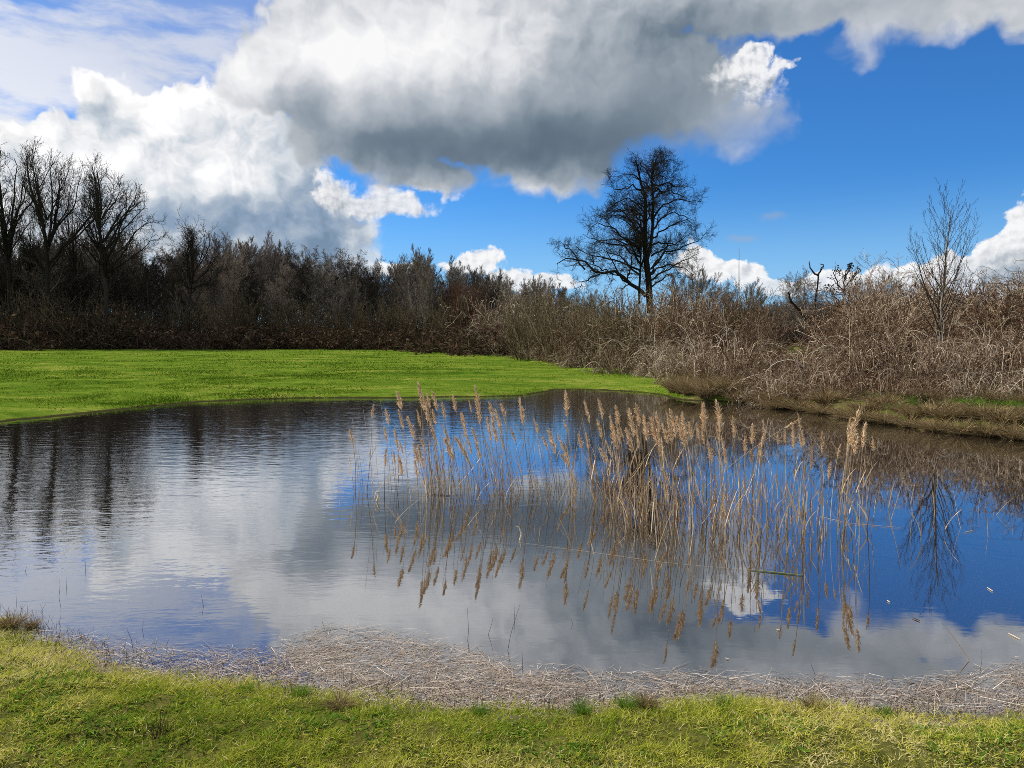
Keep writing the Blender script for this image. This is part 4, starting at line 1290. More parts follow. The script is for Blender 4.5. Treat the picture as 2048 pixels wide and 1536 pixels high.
def reed(name, tip, base, label, group, plume=0.0, rstem=0.0024, leaves=0, sway=0.0, tone_=None, tilt=None, cat='reed', extra=None, k=12):
    """one stem from its foot in the pond to the tip pixel; plume gives the length of the seed head in metres"""
    B = ground(*base)
    Tp = at(tip[0], tip[1], B[1] + rr_.normal(0, 0.06))
    H = Tp - B
    L = np.linalg.norm(H)
    s = np.linspace(0, 1, k)[:, None]
    side = rr_.normal(0, 0.012 * L, 2)
    P = s * H
    P[:, :2] += (np.sin(s * np.pi) * (side + np.array([sway, 0]) * L))[:, :]
    P[:, 0] -= (H[0] * 0.22 * (s - s ** 2))[:, 0]        # leans more towards the top
    foot = np.array([[-0.05 * H[0], 0, -0.25]])
    P = np.concatenate([foot, P])
    R = np.concatenate([[rstem * 1.05], rstem * np.linspace(1, 0.42, k)])
    cut = len(P)
    tn = float(np.clip(rr_.normal(0.62, 0.22), 0, 1)) if tone_ is None else tone_
    t = thing(name, label, cat, B, 0, 1.0, group)
    if 1180 < base[0] < 1760:
        R = R * 1.5
    else:
        R = R * 1.2
    b = Bag()
    b.tubes(P[None, :cut], R[None, :cut], 5, tn)
    obj('stem', b.mesh('stem', M_STRAW, True), t)
    if plume:
        # the head sits on the top of the stem, along its last stretch
        d = unit(P[-1] - P[-4]) + np.array([0.0, 0, 0.0])
        q = Vector(d).to_track_quat('Z', 'X')
        o = obj('plume', PLUME[rr_.integers(0, len(PLUME))], t, P[-1] - d * plume * 0.92)
        # droop in the direction of the lean
        q2 = Vector(d).to_track_quat('Z', 'Y')
        e = q2.to_matrix().to_4x4()
        from mathutils import Matrix
        want = Vector((math.copysign(1, H[0] if abs(H[0]) > 0.02 else -1), 0, 0))
        loc_ = e.inverted() @ want
        e = e @ Matrix.Rotation(math.atan2(loc_.y, loc_.x) + rr_.normal(0, 0.5), 4, 'Z')
        o.rotation_euler = e.to_euler()
        wd = plume * rr_.uniform(0.52, 0.92)
        o.scale = (wd, wd, plume)
    for i in range(leaves):
        f = rr_.uniform(0.06, 0.62)
        j = min(int(f * (k - 1)) + 1, k - 1)
        d = np.array([[rr_.normal(0, 0.18) + 0.1 * np.sign(H[0]), rr_.normal(0, 0.2), rr_.choice([1.0, 1.0, 1.0, -0.6])]])
        V, Q, T, idx = blades(P[j][None], d, np.array([rr_.uniform(0.16, 0.42)]), np.array([rr_.uniform(0.007, 0.016)]), np.array([rr_.uniform(0.0, 0.3)]), 6, rr_)
        obj('leaf', mesh_from('leaf', V, Q, T, np.full(len(V), rr_.uniform(0.55, 1.0)), M_STRAW), t)
    return t


# seed heads read off the photograph: pixel of the head's middle (from three enlargements)
HEADS = ([(660 + 0.3515 * a, 740 + 0.3515 * c_) for a, c_ in
          [(330, 280), (398, 190), (405, 300), (520, 130), (545, 220), (580, 350), (600, 190), (655, 240), (713, 205), (770, 330), (757, 300), (840, 150), (850, 250), (825, 400),
           (845, 470), (910, 350), (930, 270), (960, 310), (990, 240), (1045, 385), (1100, 245), (655, 380), (735, 460), (530, 440), (520, 510), (495, 570), (370, 510), (405, 555),
           (380, 415), (405, 450), (320, 380), (318, 510), (460, 345), (510, 290), (600, 280), (795, 440), (780, 525), (985, 430), (945, 370), (675, 470), (490, 490), (560, 250), (565, 190), (805, 220)]]
         + [(1040 + 0.4036 * a, 740 + 0.4036 * c_) for a, c_ in
            [(85, 290), (240, 165), (230, 285), (335, 215), (405, 205), (490, 230), (400, 305), (460, 285), (490, 310), (545, 355), (460, 350), (340, 365), (300, 365), (160, 365), (200, 365),
             (128, 370), (225, 420), (220, 470), (555, 270), (590, 230), (630, 300), (590, 335), (690, 270), (670, 310), (740, 260), (765, 270), (720, 320), (755, 325), (815, 245),
             (815, 295), (850, 305), (795, 310), (885, 310), (910, 330), (700, 390), (945, 410), (360, 500), (740, 615), (720, 530), (440, 400), (415, 450), (510, 330), (475, 320)]]
         + [(1400 + 0.3777 * a, 760 + 0.3777 * c_) for a, c_ in
            [(22, 200), (110, 190), (95, 290), (185, 250), (125, 375), (140, 430), (245, 350), (285, 300), (342, 265), (335, 320), (325, 400), (275, 410), (525, 225), (495, 305), (450, 300),
             (530, 325), (545, 310), (645, 335), (415, 315), (585, 430), (680, 480), (735, 375), (800, 290), (825, 350), (785, 260), (868, 290), (790, 330), (810, 310)]])


def lean(x):
    """how far, in pixels, a head leans from its foot"""
    return np.interp(x, [690, 760, 850, 1000, 1150, 1300, 1400, 1500, 1620, 1720, 1760], [-5, -8, -18, -24, -22, -18, -12, -4, 5, 12, 14])


zones = [(0, 800, 'dry reed with tan plume in the loose left fringe of the stand', 'plumed reeds at the left fringe'),
         (800, 930, 'dry reed with tan plume in the tall dense clump at the left of the stand', 'plumed reeds in the left clump'),
         (930, 1065, 'dry reed with leaning plume in the second clump from the left', 'plumed reeds in the second clump'),
         (1065, 1200, 'dry reed with leaning tan plume in front of the dark bank reflection', 'plumed reeds in the middle gap'),
         (1200, 1330, 'dry reed with swept plume before the dark reflection of the big tree', 'plumed reeds in the central clump'),
         (1330, 1460, 'dry reed with pale plume in the bushy clump right of the centre', 'plumed reeds right of the centre'),
         (1460, 1640, 'dry reed with pale plume against the bright blue reflection', 'plumed reeds against the blue reflection'),
         (1640, 3000, 'dry reed with pale plume in the rightmost upright clump', 'plumed reeds in the right clump')]
count = 0
for (hx, hy) in HEADS:
    pl = rr_.uniform(0.15, 0.29) if hx < 1450 else rr_.uniform(0.12, 0.23)
    up = pl * F / 8.3 * 0.5
    tip = (hx + lean(hx) * 0.14, hy - up)
    by = np.interp(hx, BASE_X, BASE_Y) + rr_.normal(0, 11 if hx < 1100 else 20) + 0.10 * (hy - 870)
    base = (hx - lean(hx) * rr_.uniform(0.7, 1.35) + rr_.normal(0, 7), by)
    for lo, hi, lab, grp in zones:
        if lo <= hx < hi:
            reed('reed', tip, base, lab, grp, pl, rr_.uniform(0.0020, 0.0030), leaves=int(rr_.choice([0, 0, 1, 1, 2])), sway=rr_.normal(0, 0.012))
    count += 1
# those that stand out
for tip, base, lab, pl, sw in [
        ((702, 862), (711, 986), 'lone thin reed with small plume, leftmost plumed one in the pond', 0.17, 0.01),
        ((745, 812), (734, 984), 'black stemmed reed with kinked stem and small upright plume, second plumed one from the left', 0.16, 0.02),
        ((840, 770), (868, 990), 'tall reed whose long plume rises highest in the left clump', 0.33, -0.01),
        ((953, 776), (990, 985), 'tall leaning reed with plume crossing the far grassy shore', 0.30, -0.01),
        ((1043, 802), (1068, 988), 'reed with large plume standing out right of the second clump', 0.31, -0.02),
        ((1134, 790), (1142, 996), 'tall reed whose plume stands alone above the middle of the stand', 0.26, -0.02),
        ((1407, 812), (1414, 1040), 'reed with thick pale plume highest right of the centre', 0.28, 0.0),
        ((1711, 826), (1688, 1052), 'reed with the thickest pale plume at the right end of the stand', 0.36, 0.0),
        ((1748, 876), (1734, 1056), 'reed with thin upright plume, rightmost plumed one in the pond', 0.14, 0.0)]:
    reed('reed', tip, base, lab, None, pl, 0.003, 1, sw, 0.3)
    count += 1
# leaning and broken ones
for tip, base, lab, pl in [
        ((1597, 838), (1385, 1000), 'long pale reed leaning far right with its plume over the blue reflection', 0.2),
        ((1320, 880), (1232, 1000), 'pale reed stem leaning diagonally right across the central clump', 0.0),
        ((846, 994), (790, 1046), 'short pale broken reed slanting out of the water at the left', 0.0),
        ((958, 1024), (936, 1052), 'short pale broken reed with frayed foot below the second clump', 0.0),
        ((1809, 950), (1782, 1040), 'bent reed with small drooping tip right of the stand', 0.0),
        ((674, 968), (680, 1012), 'short bare reed with curled tip, leftmost in the pond', 0.0),
        ((1345, 1020), (1310, 1120), 'pale broken stem leaning right in front of the bushy clump', 0.0),
        ((1388, 1045), (1380, 1110), 'pale broken stem standing in front of the bushy clump', 0.0),
        ((1880, 1241), (1938, 1322), 'long thin dead stem slanting left out of the shallows at the right', 0.0)]:
    reed('broken_reed', tip, base, lab, None, pl, 0.0026, 0, 0.0, 0.85)
    count += 1
# bare stems
bz = [(690, 850, 10, 'bare thin reed stem in the loose left fringe of the stand', 'bare stems at the left fringe'),
      (850, 940, 20, 'bare reed stem in the tall dense clump at the left', 'bare stems in the left clump'),
      (940, 1090, 20, 'bare reed stem in the second clump from the left', 'bare stems in the second clump'),
      (1090, 1230, 16, 'bare reed stem in the middle of the stand', 'bare stems in the middle'),
      (1230, 1345, 24, 'bare reed stem with dead leaves in the central clump', 'bare stems in the central clump'),
      (1345, 1480, 24, 'bare pale reed stem in the bushy clump right of the centre', 'bare stems right of the centre'),
      (1480, 1640, 22, 'bare pale reed stem against the blue reflection', 'bare stems against the blue'),
      (1640, 1740, 12, 'bare pale reed stem in the rightmost upright clump', 'bare stems in the right clump'),
      (1740, 2000, 12, 'short lone bare reed stem right of the stand', 'scattered stems right of the stand')]
for lo, hi, n, lab, grp in bz:
    for i in range(n):
        x = rr_.uniform(lo, hi)
        by = np.interp(x, BASE_X, BASE_Y) + rr_.normal(0, 14 if x < 1200 else 26)
        if lo == 1740:
            by = rr_.uniform(985, 1090)
            tip = (x + rr_.normal(6, 12), by - rr_.uniform(30, 95))
        else:
            tip = (x + lean(x) * rr_.uniform(0.3, 0.9) + rr_.normal(0, 10), by - rr_.uniform(70, 185 if x < 1300 else 170))
        reed('bare_reed', tip, (x, by), lab, grp, 0.0, rr_.uniform(0.0017, 0.0026), leaves=int(rr_.choice([1, 1, 2, 3])) if 1180 < x < 1740 else int(rr_.choice([0, 0, 1])), tone_=float(rr_.uniform(0.3, 0.95)), k=8)
        count += 1
print('reeds', count)
# the thinnest stalks and shed leaves among them, too many to tell apart
n = 420
x = np.concatenate([rr_.normal(m, s, k) for m, s, k in [(890, 26, 40), (1000, 40, 60), (1120, 40, 40), (1210, 34, 60), (1280, 40, 110), (1370, 38, 80), (1480, 45, 55), (1600, 60, 45)]])
n = len(x)
by = np.interp(x, BASE_X, BASE_Y) + rr_.normal(0, 20, n)
B = np.array([ground(a, c_) for a, c_ in zip(x, by)])
hgt_ = rr_.uniform(0.15, 0.75, n)
P = grow(B - [0, 0, 0.1], np.stack([lean(x) * 0.004 + rr_.normal(0, 0.11, n), rr_.normal(0, 0.1, n), np.ones(n)], 1), hgt_ + 0.1, 6, 0.035, 0.0, rr_)
b = Bag()
b.tubes(P, np.full((n, 6), 0.0024) * np.linspace(1, 0.5, 6), 3, rr_.uniform(0.2, 1.0, n))
nl = 480
i = rr_.integers(0, n, nl)
V, Q, T, idx = blades(P[i, rr_.integers(1, 5, nl)], np.stack([rr_.normal(0, 0.16, nl), rr_.normal(0, 0.16, nl), rr_.choice([1, 1, -0.8], nl)], 1), rr_.uniform(0.1, 0.3, nl), rr_.uniform(0.004, 0.010, nl), rr_.uniform(0, 0.5, nl), 5, rr_)
b.add(V, Q, T, rr_.uniform(0.3, 1.0, nl)[idx])
tag(obj('reed_stubble', b.mesh('reed_stubble', M_STRAW)), 'thin broken reed stalks and shed leaves between the reeds', 'reed', kind='stuff')


# ------------------------------------------------------------------ things floating in the pond
def lying(name, pts, r, mat, label, cat, tone_=0.7, z=0.006, group=None, sides=5):
    P = resample([ground(*p) for p in pts], 10)
    P[:, 2] = z
    o_ = P[0].copy()
    o_[2] = 0
    b = Bag()
    b.tubes((P - o_)[None], (r * np.concatenate([np.linspace(0.5, 1, 5), np.linspace(1, 0.6, 5)]))[None], sides, tone_)
    return tag(obj(name, b.mesh(name, mat, True), None, o_), label, cat, group)


lying('floating_stalk', [(1500, 1141), (1550, 1146), (1606, 1152)], 0.0055, M_GREENSTEM, 'green cut stalk floating in front of the reeds', 'stalk', 0.4)
lying('floating_stalk', [(1030, 1085), (1200, 1108), (1340, 1128), (1498, 1141)], 0.0011, M_STRAW, 'long thin pale stalk floating at the end of the green stalk', 'stalk', 0.9)
lying('floating_stalk', [(1640, 1034), (1700, 1048), (1800, 1056)], 0.002, M_STRAW, 'long thin pale stalk floating behind the right clump', 'stalk', 0.9)
for (pts, lab) in [([(1825, 1237), (1840, 1243)], 'small pale floating leaf, brightest in the dark blue water'), ([(1774, 1202), (1780, 1206)], 'tiny pale floating leaf above the brightest one'),
                   ([(1928, 1066), (1946, 1062)], 'pale floating sliver at the right among thin stems'), ([(1974, 1176), (1986, 1184)], 'pale floating sliver near the right picture edge'),
                   ([(2016, 1268), (2040, 1280)], 'thin pale straw floating at the right picture edge'), ([(1450, 1318), (1458, 1320)], 'small white fleck floating near the shore'),
                   ([(862, 990), (900, 992)], 'dark twig floating at the foot of the left clump'), ([(1552, 1260), (1560, 1262)], 'small pale fleck floating right of the white cloud reflection')]:
    lying('floating_leaf', pts, 0.0035 if 'tw' not in lab else 0.004, M_STRAW, lab, 'leaf', 0.95 if 'dark' not in lab else 0.0)
# folded pale leaf and pale curl
for (pts, lab) in [([(748, 1000), (752, 985), (758, 981), (757, 992), (753, 1003)], 'folded pale reed leaf standing bent in the water at the left'),
                   ([(1030, 1052), (1038, 1054), (1043, 1068), (1040, 1080)], 'pale curled reed leaf poking out below the second clump')]:
    Y = ground(*pts[-1])[1]
    P = resample([at(a, c_, Y) for a, c_ in pts], 10)
    o_ = P[-1].copy()
    o_[2] = 0
    b = Bag()
    b.tubes((P - o_)[None], np.linspace(0.003, 0.010, 10)[None], 4, 0.95)
    tag(obj('bent_leaf', b.mesh('bent_leaf', M_STRAW), None, o_), lab, 'leaf')
# dark little stems in the shallows
for i, (a, c_, h) in enumerate([(935, 1278, 60), (972, 1270, 34), (1012, 1300, 90), (940, 1300, 20), (1044, 1345, 40), (118, 1196, 34), (136, 1172, 18), (172, 1144, 20), (48, 1142, 12),
                                (408, 1212, 22), (1030, 1240, 30), (1150, 1250, 12), (1966, 1328, 26), (286, 1262, 20), (330, 1290, 16), (270, 1304, 50), (1636, 1352, 30)]):
    B = ground(a, c_)
    P = grow((np.zeros((1, 3)) + [0, 0, -0.05]), np.array([[rr_.normal(0, 0.12), 0, 1]]), h / F * B[1] / 0.93 + 0.05, 6, 0.08, 0.02, rr_)
    b = Bag()
    b.tubes(P, np.array([[0.0014, 0.0013, 0.0012, 0.0011, 0.0009, 0.0006]]), 4, 0.1)
    where = 'left' if a < 700 else ('middle' if a < 1300 else 'right')
    tag(obj('withered_reed', b.mesh('withered_reed', M_WEED), None, B), 'thin dark withered reed poking out of the shallows at the near shore, ' + where, 'reed', 'withered reeds in the shallows, ' + where)

# ------------------------------------------------------------------ grass, washed up straw, tussocks
rgz = np.random.default_rng(808)


def near_ground(n, y0, y1, xf=0.80):
    y = y0 + (y1 - y0) * rgz.random(n)
    x = (rgz.random(n) * 2 - 1) * y * xf
    return x, y


# lawn on the near bank
n = 210000
x, y = near_ground(n, 2.55, 5.0, 0.84)
sd = pond_sd(x, y) + (vnoise(x, y, 2.3) - 0.5) * 0.10 + (vnoise(x, y, 7.0) - 0.5) * 0.10
dens = 0.16 + 0.95 * vnoise(x + 3, y + 5, 6.0) * 1.0 + 0.5 * (vnoise(x, y, 17.0) - 0.4)
keep = (sd > -0.10) & (rgz.random(n) < np.clip(dens, 0.05, 1) * (0.04 + 0.96 * sm(sd, -0.06, 0.12)))
x, y, sd = x[keep], y[keep], sd[keep]
n = len(x)
z = land(x, y)
tall = vnoise(x, y, 4.0)
L = (0.020 + 0.034 * tall * rgz.random(n) + 0.012 * rgz.random(n)) * (1 + 1.3 * np.exp(-((sd - 0.08) / 0.13) ** 2) * vnoise(x + 7, y, 2.6))
d = np.stack([rgz.normal(0.12, 0.62, n), rgz.normal(-0.05, 0.62, n), np.ones(n)], 1)
V, Q, T, idx = blades(np.stack([x, y, z - 0.003], 1), d, L, rgz.uniform(0.0022, 0.0046, n), rgz.uniform(0.1, 0.8, n), 3, rgz)
tn = 0.15 + 0.56 * vnoise(x + 11, y + 2, 1.7) + 0.28 * vnoise(x, y, 7.0) + rgz.normal(0, 0.16, n)
tn = np.where(rgz.random(n) < 0.06, rgz.uniform(0.85, 1.0, n), tn)
tag(obj('lawn_grass', mesh_from('lawn_grass', V, Q, T, np.clip(tn, 0, 1)[idx], M_GRASS)), 'short yellow green grass on the near bank', 'grass', kind='stuff')
print('lawn blades', n)

# broad low leaves (clover, daisies) sprinkled in it
n = 26000
x, y = near_ground(n, 2.55, 4.6, 0.84)
sd = pond_sd(x, y)
keep = (sd > 0.22) & (vnoise(x + 31, y, 3.1) * 0.7 + vnoise(x, y + 17, 9.0) * 0.4 > 0.60)
x, y = x[keep], y[keep]
n = len(x)
d = np.stack([rgz.normal(0, 0.9, n), rgz.normal(0, 0.9, n), np.full(n, 0.7)], 1)
V, Q, T, idx = blades(np.stack([x, y, land(x, y)], 1), d, rgz.uniform(0.012, 0.032, n), rgz.uniform(0.006, 0.013, n), rgz.uniform(0.2, 0.8, n), 4, rgz)
tag(obj('low_herbs', mesh_from('low_herbs', V, Q, T, rgz.random(n)[idx], M_GREENBLADE)), 'small broad green leaves growing in the near grass', 'herbs', kind='stuff')

# withered stalks along the wet edge
n = 13000
x, y = near_ground(n, 3.0, 5.2, 0.84)
sd = pond_sd(x, y)
keep = (sd > -0.22) & (sd < 0.14) & (rgz.random(n) < 0.25 + 0.9 * vnoise(x, y, 2.6))
x, y = x[keep], y[keep]
n = len(x)
P = grow(np.stack([x, y, np.maximum(land(x, y), -0.02) - 0.01], 1), np.stack([rgz.normal(0, 0.35, n), rgz.normal(0, 0.35, n), np.ones(n)], 1), rgz.uniform(0.02, 0.10, n), 4, 0.15, 0.0, rgz)
b = Bag()
b.tubes(P, np.full((n, 4), 0.0011) * np.array([1, 0.9, 0.7, 0.3]), 3, rgz.uniform(0.0, 0.8, n))
tag(obj('shore_stalks', b.mesh('shore_stalks', M_WEED)), 'short dark withered stalks along the near waterline', 'stalks', kind='stuff')

# the raft of washed up straw in the shallows
EDGE_X = [-300, 0, 60, 200, 400, 560, 640, 720, 850, 950, 1050, 1200, 1350, 1500, 1650, 1800, 1900, 2048, 2400]
EDGE_Y = [1195, 1236, 1240, 1266, 1290, 1282, 1248, 1246, 1266, 1290, 1324, 1334, 1332, 1340, 1346, 1352, 1340, 1312, 1290]
n = 46000
px = rgz.uniform(-120, 2170, n)
py = rgz.uniform(1225, 1425, n)
e = np.interp(px, EDGE_X, EDGE_Y)
dep = (py - e) / 60.0
prob = sm(dep, -0.15, 0.7) * np.where((px > 560) & (px < 1150), 1.0, np.where(px < 560, 0.9, 0.75)) * 0.8
prob *= 0.35 + 0.9 * vnoise(px / 60, py / 26, 1.0)
keep = rgz.random(n) < prob
W = np.array([ground(a, c_) for a, c_ in zip(px[keep], py[keep])])
sd = pond_sd(W[:, 0], W[:, 1])
W = W[sd < 0.10]
n = len(W)
W[:, 2] = np.maximum(land(W[:, 0], W[:, 1]), 0) + rgz.uniform(0.002, 0.012, n)
big = rgz.random(n) < 0.08
az_ = rgz.normal(0.15, 0.75, n)
L = np.where(big, rgz.uniform(0.10, 0.30, n), rgz.uniform(0.02, 0.10, n))
d = np.stack([np.cos(az_), np.sin(az_), rgz.normal(0, 0.025, n)], 1)
V, Q, T, idx = blades(W - d * L[:, None] * 0.5, d, L, np.where(big, rgz.uniform(0.0018, 0.0038, n), rgz.uniform(0.0010, 0.0028, n)), rgz.normal(0, 0.06, n), 4, rgz, side=np.stack([-np.sin(az_), np.cos(az_), rgz.normal(0, 0.25, n)], 1))
tag(obj('reed_litter', mesh_from('reed_litter', V, Q, T, np.clip(rgz.normal(0.50, 0.26, n), 0, 1)[idx], M_LITTER)), 'raft of pale washed up straw floating along the near shore', 'straw', kind='stuff')
print('straws', n)
# fine sodden crumbs of straw and scum between the stalks
n = 230000
px = rgz.uniform(-120, 2170, n)
py = rgz.uniform(1235, 1425, n)
dep = (py - np.interp(px, EDGE_X, EDGE_Y)) / 60.0
prob = sm(dep, -0.05, 0.8) * np.where((px > 560) & (px < 1150), 1.0, np.where(px < 560, 0.8, 0.8)) * (0.1 + 1.2 * vnoise(px / 45, py / 15, 1.0))
keep = rgz.random(n) < prob
W = np.array([ground(a, c_) for a, c_ in zip(px[keep], py[keep])])
W = W[pond_sd(W[:, 0], W[:, 1]) < 0.08]
n = len(W)
W[:, 2] = np.maximum(land(W[:, 0], W[:, 1]), 0) + rgz.uniform(0.0008, 0.003, n)
az_ = rgz.normal(0.1, 0.8, n)
d = np.stack([np.cos(az_), np.sin(az_), np.zeros(n)], 1)
V, Q, T, idx = blades(W, d, rgz.uniform(0.004, 0.018, n), rgz.uniform(0.0015, 0.0035, n), np.zeros(n), 3, rgz, side=np.stack([-np.sin(az_), np.cos(az_), rgz.normal(0, 0.1, n)], 1))
tag(obj('straw_scum', mesh_from('straw_scum', V, Q, T, np.clip(rgz.normal(0.34, 0.17, n), 0, 1)[idx], M_LITTER)), 'sodden crumbs of straw and scum between the floating stalks', 'straw', kind='stuff')

# meadow beyond the pond
n = 260000
px = rgz.uniform(-120, 2170, n)
py = np.where(rgz.random(n) < 0.6, rgz.uniform(698, 800, n), rgz.uniform(740, 880, n))
t_ = (0.2 - EYE)
dz_ = -math.sin(PITCH) + (CY - py) / F * math.cos(PITCH)
dy_ = math.cos(PITCH) + (CY - py) / F * math.sin(PITCH)
tt = t_ / dz_
x, y = (px - CX) / F * tt, dy_ * tt
ok = (y > 8) & (y < 95)
x, y = x[ok], y[ok]
sd = pond_sd(x, y)
ok = sd > 0.04
x, y, sd = x[ok], y[ok], sd[ok]
pt = (vnoise(x + 50, y, 0.35) * 0.6 + vnoise(x, y + 40, 1.3) * 0.6) * (0.75 + 0.5 * sm(-x, -2, 12))
ok = rgz.random(len(x)) < np.clip(pt * 1.5 - 0.35, 0.10, 1)
x, y, pt = x[ok], y[ok], pt[ok]
n = len(x)
L = (0.022 + 0.085 * np.clip(pt - 0.2, 0, 1) * rgz.random(n) + 0.05 * np.exp(-pond_sd(x, y) / 0.25) * rgz.random(n)) * (1 + y / 130)
d = np.stack([rgz.normal(0, 0.45, n), rgz.normal(0, 0.45, n), np.ones(n)], 1)
V, Q, T, idx = blades(np.stack([x, y, land(x, y) - 0.004], 1), d, L, 0.006 + 0.0007 * y, rgz.uniform(0, 0.6, n), 3, rgz)
tag(obj('meadow_grass', mesh_from('meadow_grass', V, Q, T, np.clip(1.0 - 0.85 * pt + rgz.normal(0, 0.28, n), 0, 1)[idx], M_MEADOWBLADE)), 'green meadow grass beyond the pond', 'grass', kind='stuff')


def tussock_mesh(seed, n, spread, mat, w=0.006, bend=0.8):
    rng = np.random.default_rng(seed)
    a = rng.random(n) * 6.283
    r = np.sqrt(rng.random(n)) * 0.28
    p = np.stack([np.cos(a) * r, np.sin(a) * r, np.full(n, -0.03)], 1)
    d = np.stack([np.cos(a) * spread * rng.random(n) * 1.4, np.sin(a) * spread * rng.random(n) * 1.4, np.ones(n)], 1) + rng.normal(0, 0.15, (n, 3))
    V, Q, T, idx = blades(p, d, rng.uniform(0.45, 1.15, n), np.full(n, w) * rng.uniform(0.7, 1.5, n), rng.uniform(0.1, 1.0, n) * bend, 5, rng)
    return mesh_from('tussock', V, Q, T, np.clip(rng.normal(0.45, 0.25, n), 0, 1)[idx], mat)


TUS = [tussock_mesh(900 + i, 420, 0.55, M_SEDGE, 0.020, 0.9) for i in range(4)]
TUG = [tussock_mesh(930 + i, 320, 0.6, M_GREENBLADE, 0.020, 0.7) for i in range(2)]
rk = np.random.default_rng(313)


def tussock(px, py, h, w, k, label, green=False, group=None):
    p = ground(px, py, 0.05)
    z0 = max(float(land(p[0], p[1])), 0.0) - 0.02
    s = h / F * p[1]
    return tag(obj('grass_tuft' if green else 'sedge_tussock', (TUG if green else TUS)[k % (2 if green else 4)], None, (p[0], p[1], z0), (0, 0, rk.random() * 6.283), (s * w, s * w, s)),
               label, 'grass tuft' if green else 'tussock', group)


for (px, py, h, w, lab) in [
        (1352, 790, 44, 0.9, 'brown sedge tussock at the corner between meadow and pond'), (1376, 797, 40, 0.7, 'brown sedge tussock left of the dark gap at the pond corner'),
        (1412, 800, 52, 0.9, 'large brown sedge tussock right of the dark gap at the pond corner'), (1446, 800, 50, 0.9, 'large brown sedge tussock left of the small green bank patch'),
        (1478, 804, 44, 0.9, 'brown sedge tussock in front of the small green bank patch'), (1520, 808, 40, 1.0, 'brown sedge tussock right of the small green bank patch'),
        (1556, 812, 46, 0.9, 'dark sedge tussock left of the pale grass on the bank'), (1600, 820, 34, 1.3, 'pale dry tussock hanging to the water in the middle of the right bank'),
        (1640, 826, 32, 1.2, 'low olive tussock on the right bank'), (1690, 833, 34, 1.1, 'brown tussock drooping over the bank left of the green patch'),
        (1730, 842, 44, 1.1, 'reddish brown tussock overhanging the water left of the green patch'), (1770, 846, 42, 1.0, 'reddish brown tussock overhanging the water below the green patch'),
        (1815, 852, 34, 1.1, 'low dry tussock at the waterline below the green patch'), (1870, 860, 40, 1.2, 'dry tussock at the waterline left of the big corner tussocks'),
        (1920, 866, 46, 1.1, 'large brown tussock at the right end of the bank'), (1975, 870, 52, 1.1, 'large drooping tussock near the right picture edge'),
        (2030, 876, 52, 1.1, 'drooping tussock cut by the right picture edge'), (2085, 884, 52, 1.2, 'tussock beyond the right picture edge')]:
    tussock(px, py - 3, h, w, int(rk.integers(0, 4)), lab)
for i in range(150):
    px = 1360 + 740 * (i + rk.random()) / 150
    py = np.interp(px, [1360, 1450, 1600, 1730, 1850, 2048, 2100], [790, 796, 812, 828, 842, 858, 862]) - rk.uniform(-7, 64) * min(1, (px - 1300) / 260)
    tussock(px, py, rk.uniform(18, 46), rk.uniform(0.8, 1.5), int(rk.integers(0, 4)), 'low dry grass tuft on the rough right bank', group='dry tufts on the right bank')
for (px, py, h, lab) in [(1505, 788, 20, 'bright green grass tuft in the gap between the brown tussocks'), (1525, 790, 16, 'small green tuft right of the gap between the brown tussocks'),
                         (1830, 828, 26, 'bright green tuft at the left of the green bank patch'), (1870, 826, 24, 'bright green tuft in the middle of the green bank patch'),
                         (1940, 818, 36, 'tall dark green grass tuft on the right bank'), (1965, 822, 34, 'dark green tuft right of the tall one'), (2020, 826, 34, 'dark green grass tuft at the right picture edge'),
                         (1900, 836, 20, 'low green tuft before the tall dark green one'), (1790, 836, 18, 'low green tuft at the left end of the green bank patch'), (1585, 806, 18, 'pale green tuft above the drooping dry tussock')]:
    tussock(px, py, h, 1.3, int(rk.integers(0, 2)), lab, True)

for i in range(34):
    px = rk.choice([rk.uniform(1820, 2060), rk.uniform(1820, 2060), rk.uniform(1640, 1820), rk.uniform(1495, 1530)])
    py = np.interp(px, [1490, 1600, 1730, 1850, 2048, 2100], [792, 812, 830, 846, 860, 864]) - rk.uniform(4, 40)
    tussock(px, py, rk.uniform(12, 26), rk.uniform(1.2, 2.0), i, 'fresh green grass tuft among the dry tufts of the right bank', True, 'green tufts on the right bank')

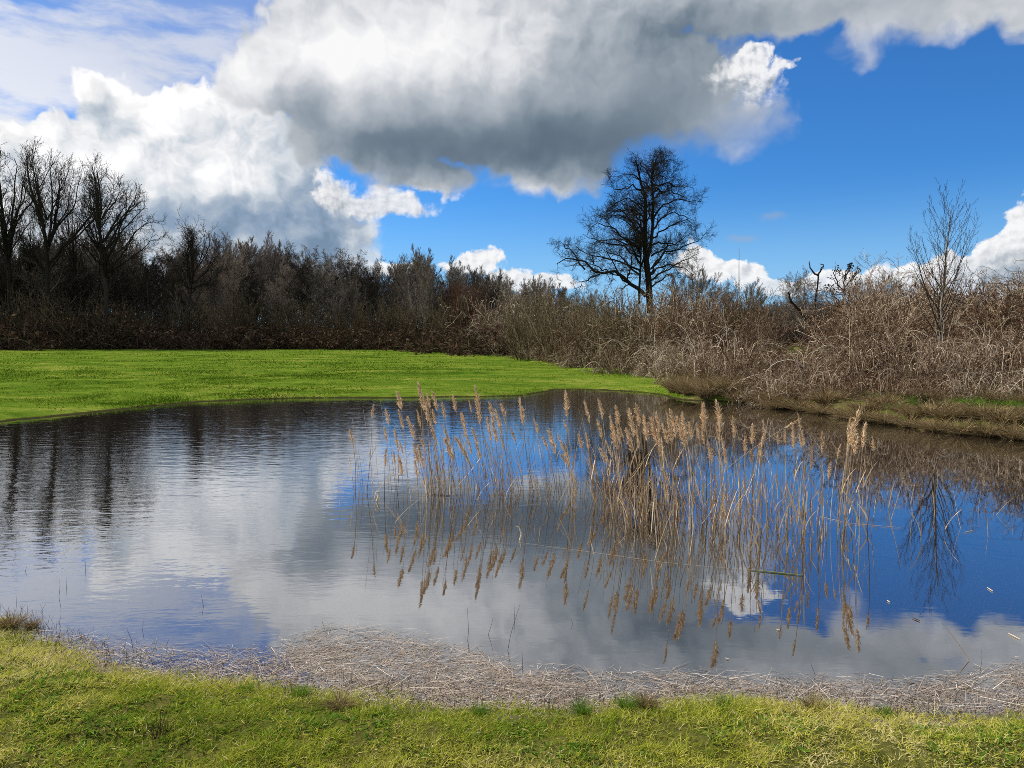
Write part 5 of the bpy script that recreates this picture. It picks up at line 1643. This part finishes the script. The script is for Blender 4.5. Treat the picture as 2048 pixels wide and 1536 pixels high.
# weeds and tufts on the near bank
for (px, py, h, w, green, lab) in [(20, 1238, 46, 0.8, False, 'dark reddish tuft of dead stalks at the left water edge'), (62, 1236, 30, 0.8, False, 'small dead tuft right of the left water edge tuft'),
                                   (600, 1376, 30, 1.0, True, 'green grass tuft on the near shore left of the straw raft'), (490, 1368, 26, 1.0, True, 'green tuft in the near shallows, left'),
                                   (1255, 1402, 44, 0.7, True, 'taller grass tuft on the near shore in the middle'), (1290, 1400, 50, 0.6, False, 'dry stalky tuft on the near shore in the middle'),
                                   (1165, 1412, 40, 0.8, True, 'grass tuft on the near shore left of the stalky tuft'), (1630, 1402, 40, 0.9, False, 'dead dark tuft on the near shore at the right'),
                                   (960, 1412, 30, 0.9, True, 'low grass tuft on the near shore right of the straw raft'), (1450, 1400, 32, 0.9, True, 'grass tuft on the near shore below the dangling reed reflection'),
                                   (680, 1410, 34, 1.2, False, 'pale dry tuft in the near grass'), (1770, 1412, 26, 1.0, True, 'low grass tuft on the near shore at the right')]:
    p = ground(px, py, 0.06)
    z0 = float(land(p[0], p[1])) - 0.005
    s = h / F * p[1]
    me = (TUG if green else TUS)[int(rk.integers(0, 2))]
    tag(obj('grass_tuft', me, None, (p[0], p[1], max(z0, -0.01)), (0, 0, rk.random() * 6), (s * w, s * w, s)), lab, 'grass tuft')
b = Bag()
P = grow(np.stack([rk.normal(0, 0.02, 16), rk.normal(0, 0.02, 16), np.full(16, -0.01)], 1), np.stack([rk.normal(0, 0.28, 16), rk.normal(0, 0.28, 16), np.ones(16)], 1), rk.uniform(0.07, 0.17, 16), 6, 0.12, 0.0, rk)
R = np.full((16, 6), 0.0016) * np.linspace(1, 0.4, 6)
b.tubes(P, R, 4)
P, R = sprout(P, R, 6, 0.3, 1.0, 0.3, (20, 60), 4, 0.2, 0.0, rng=rk, rmin=0.0006)
b.tubes(P, R, 3)
p = ground(322, 1452, 0.12)
tag(obj('dead_weed', b.mesh('dead_weed', M_WEED), None, (p[0], p[1], float(land(p[0], p[1])))), 'small dead brown weed standing in the near grass at the left', 'weed')
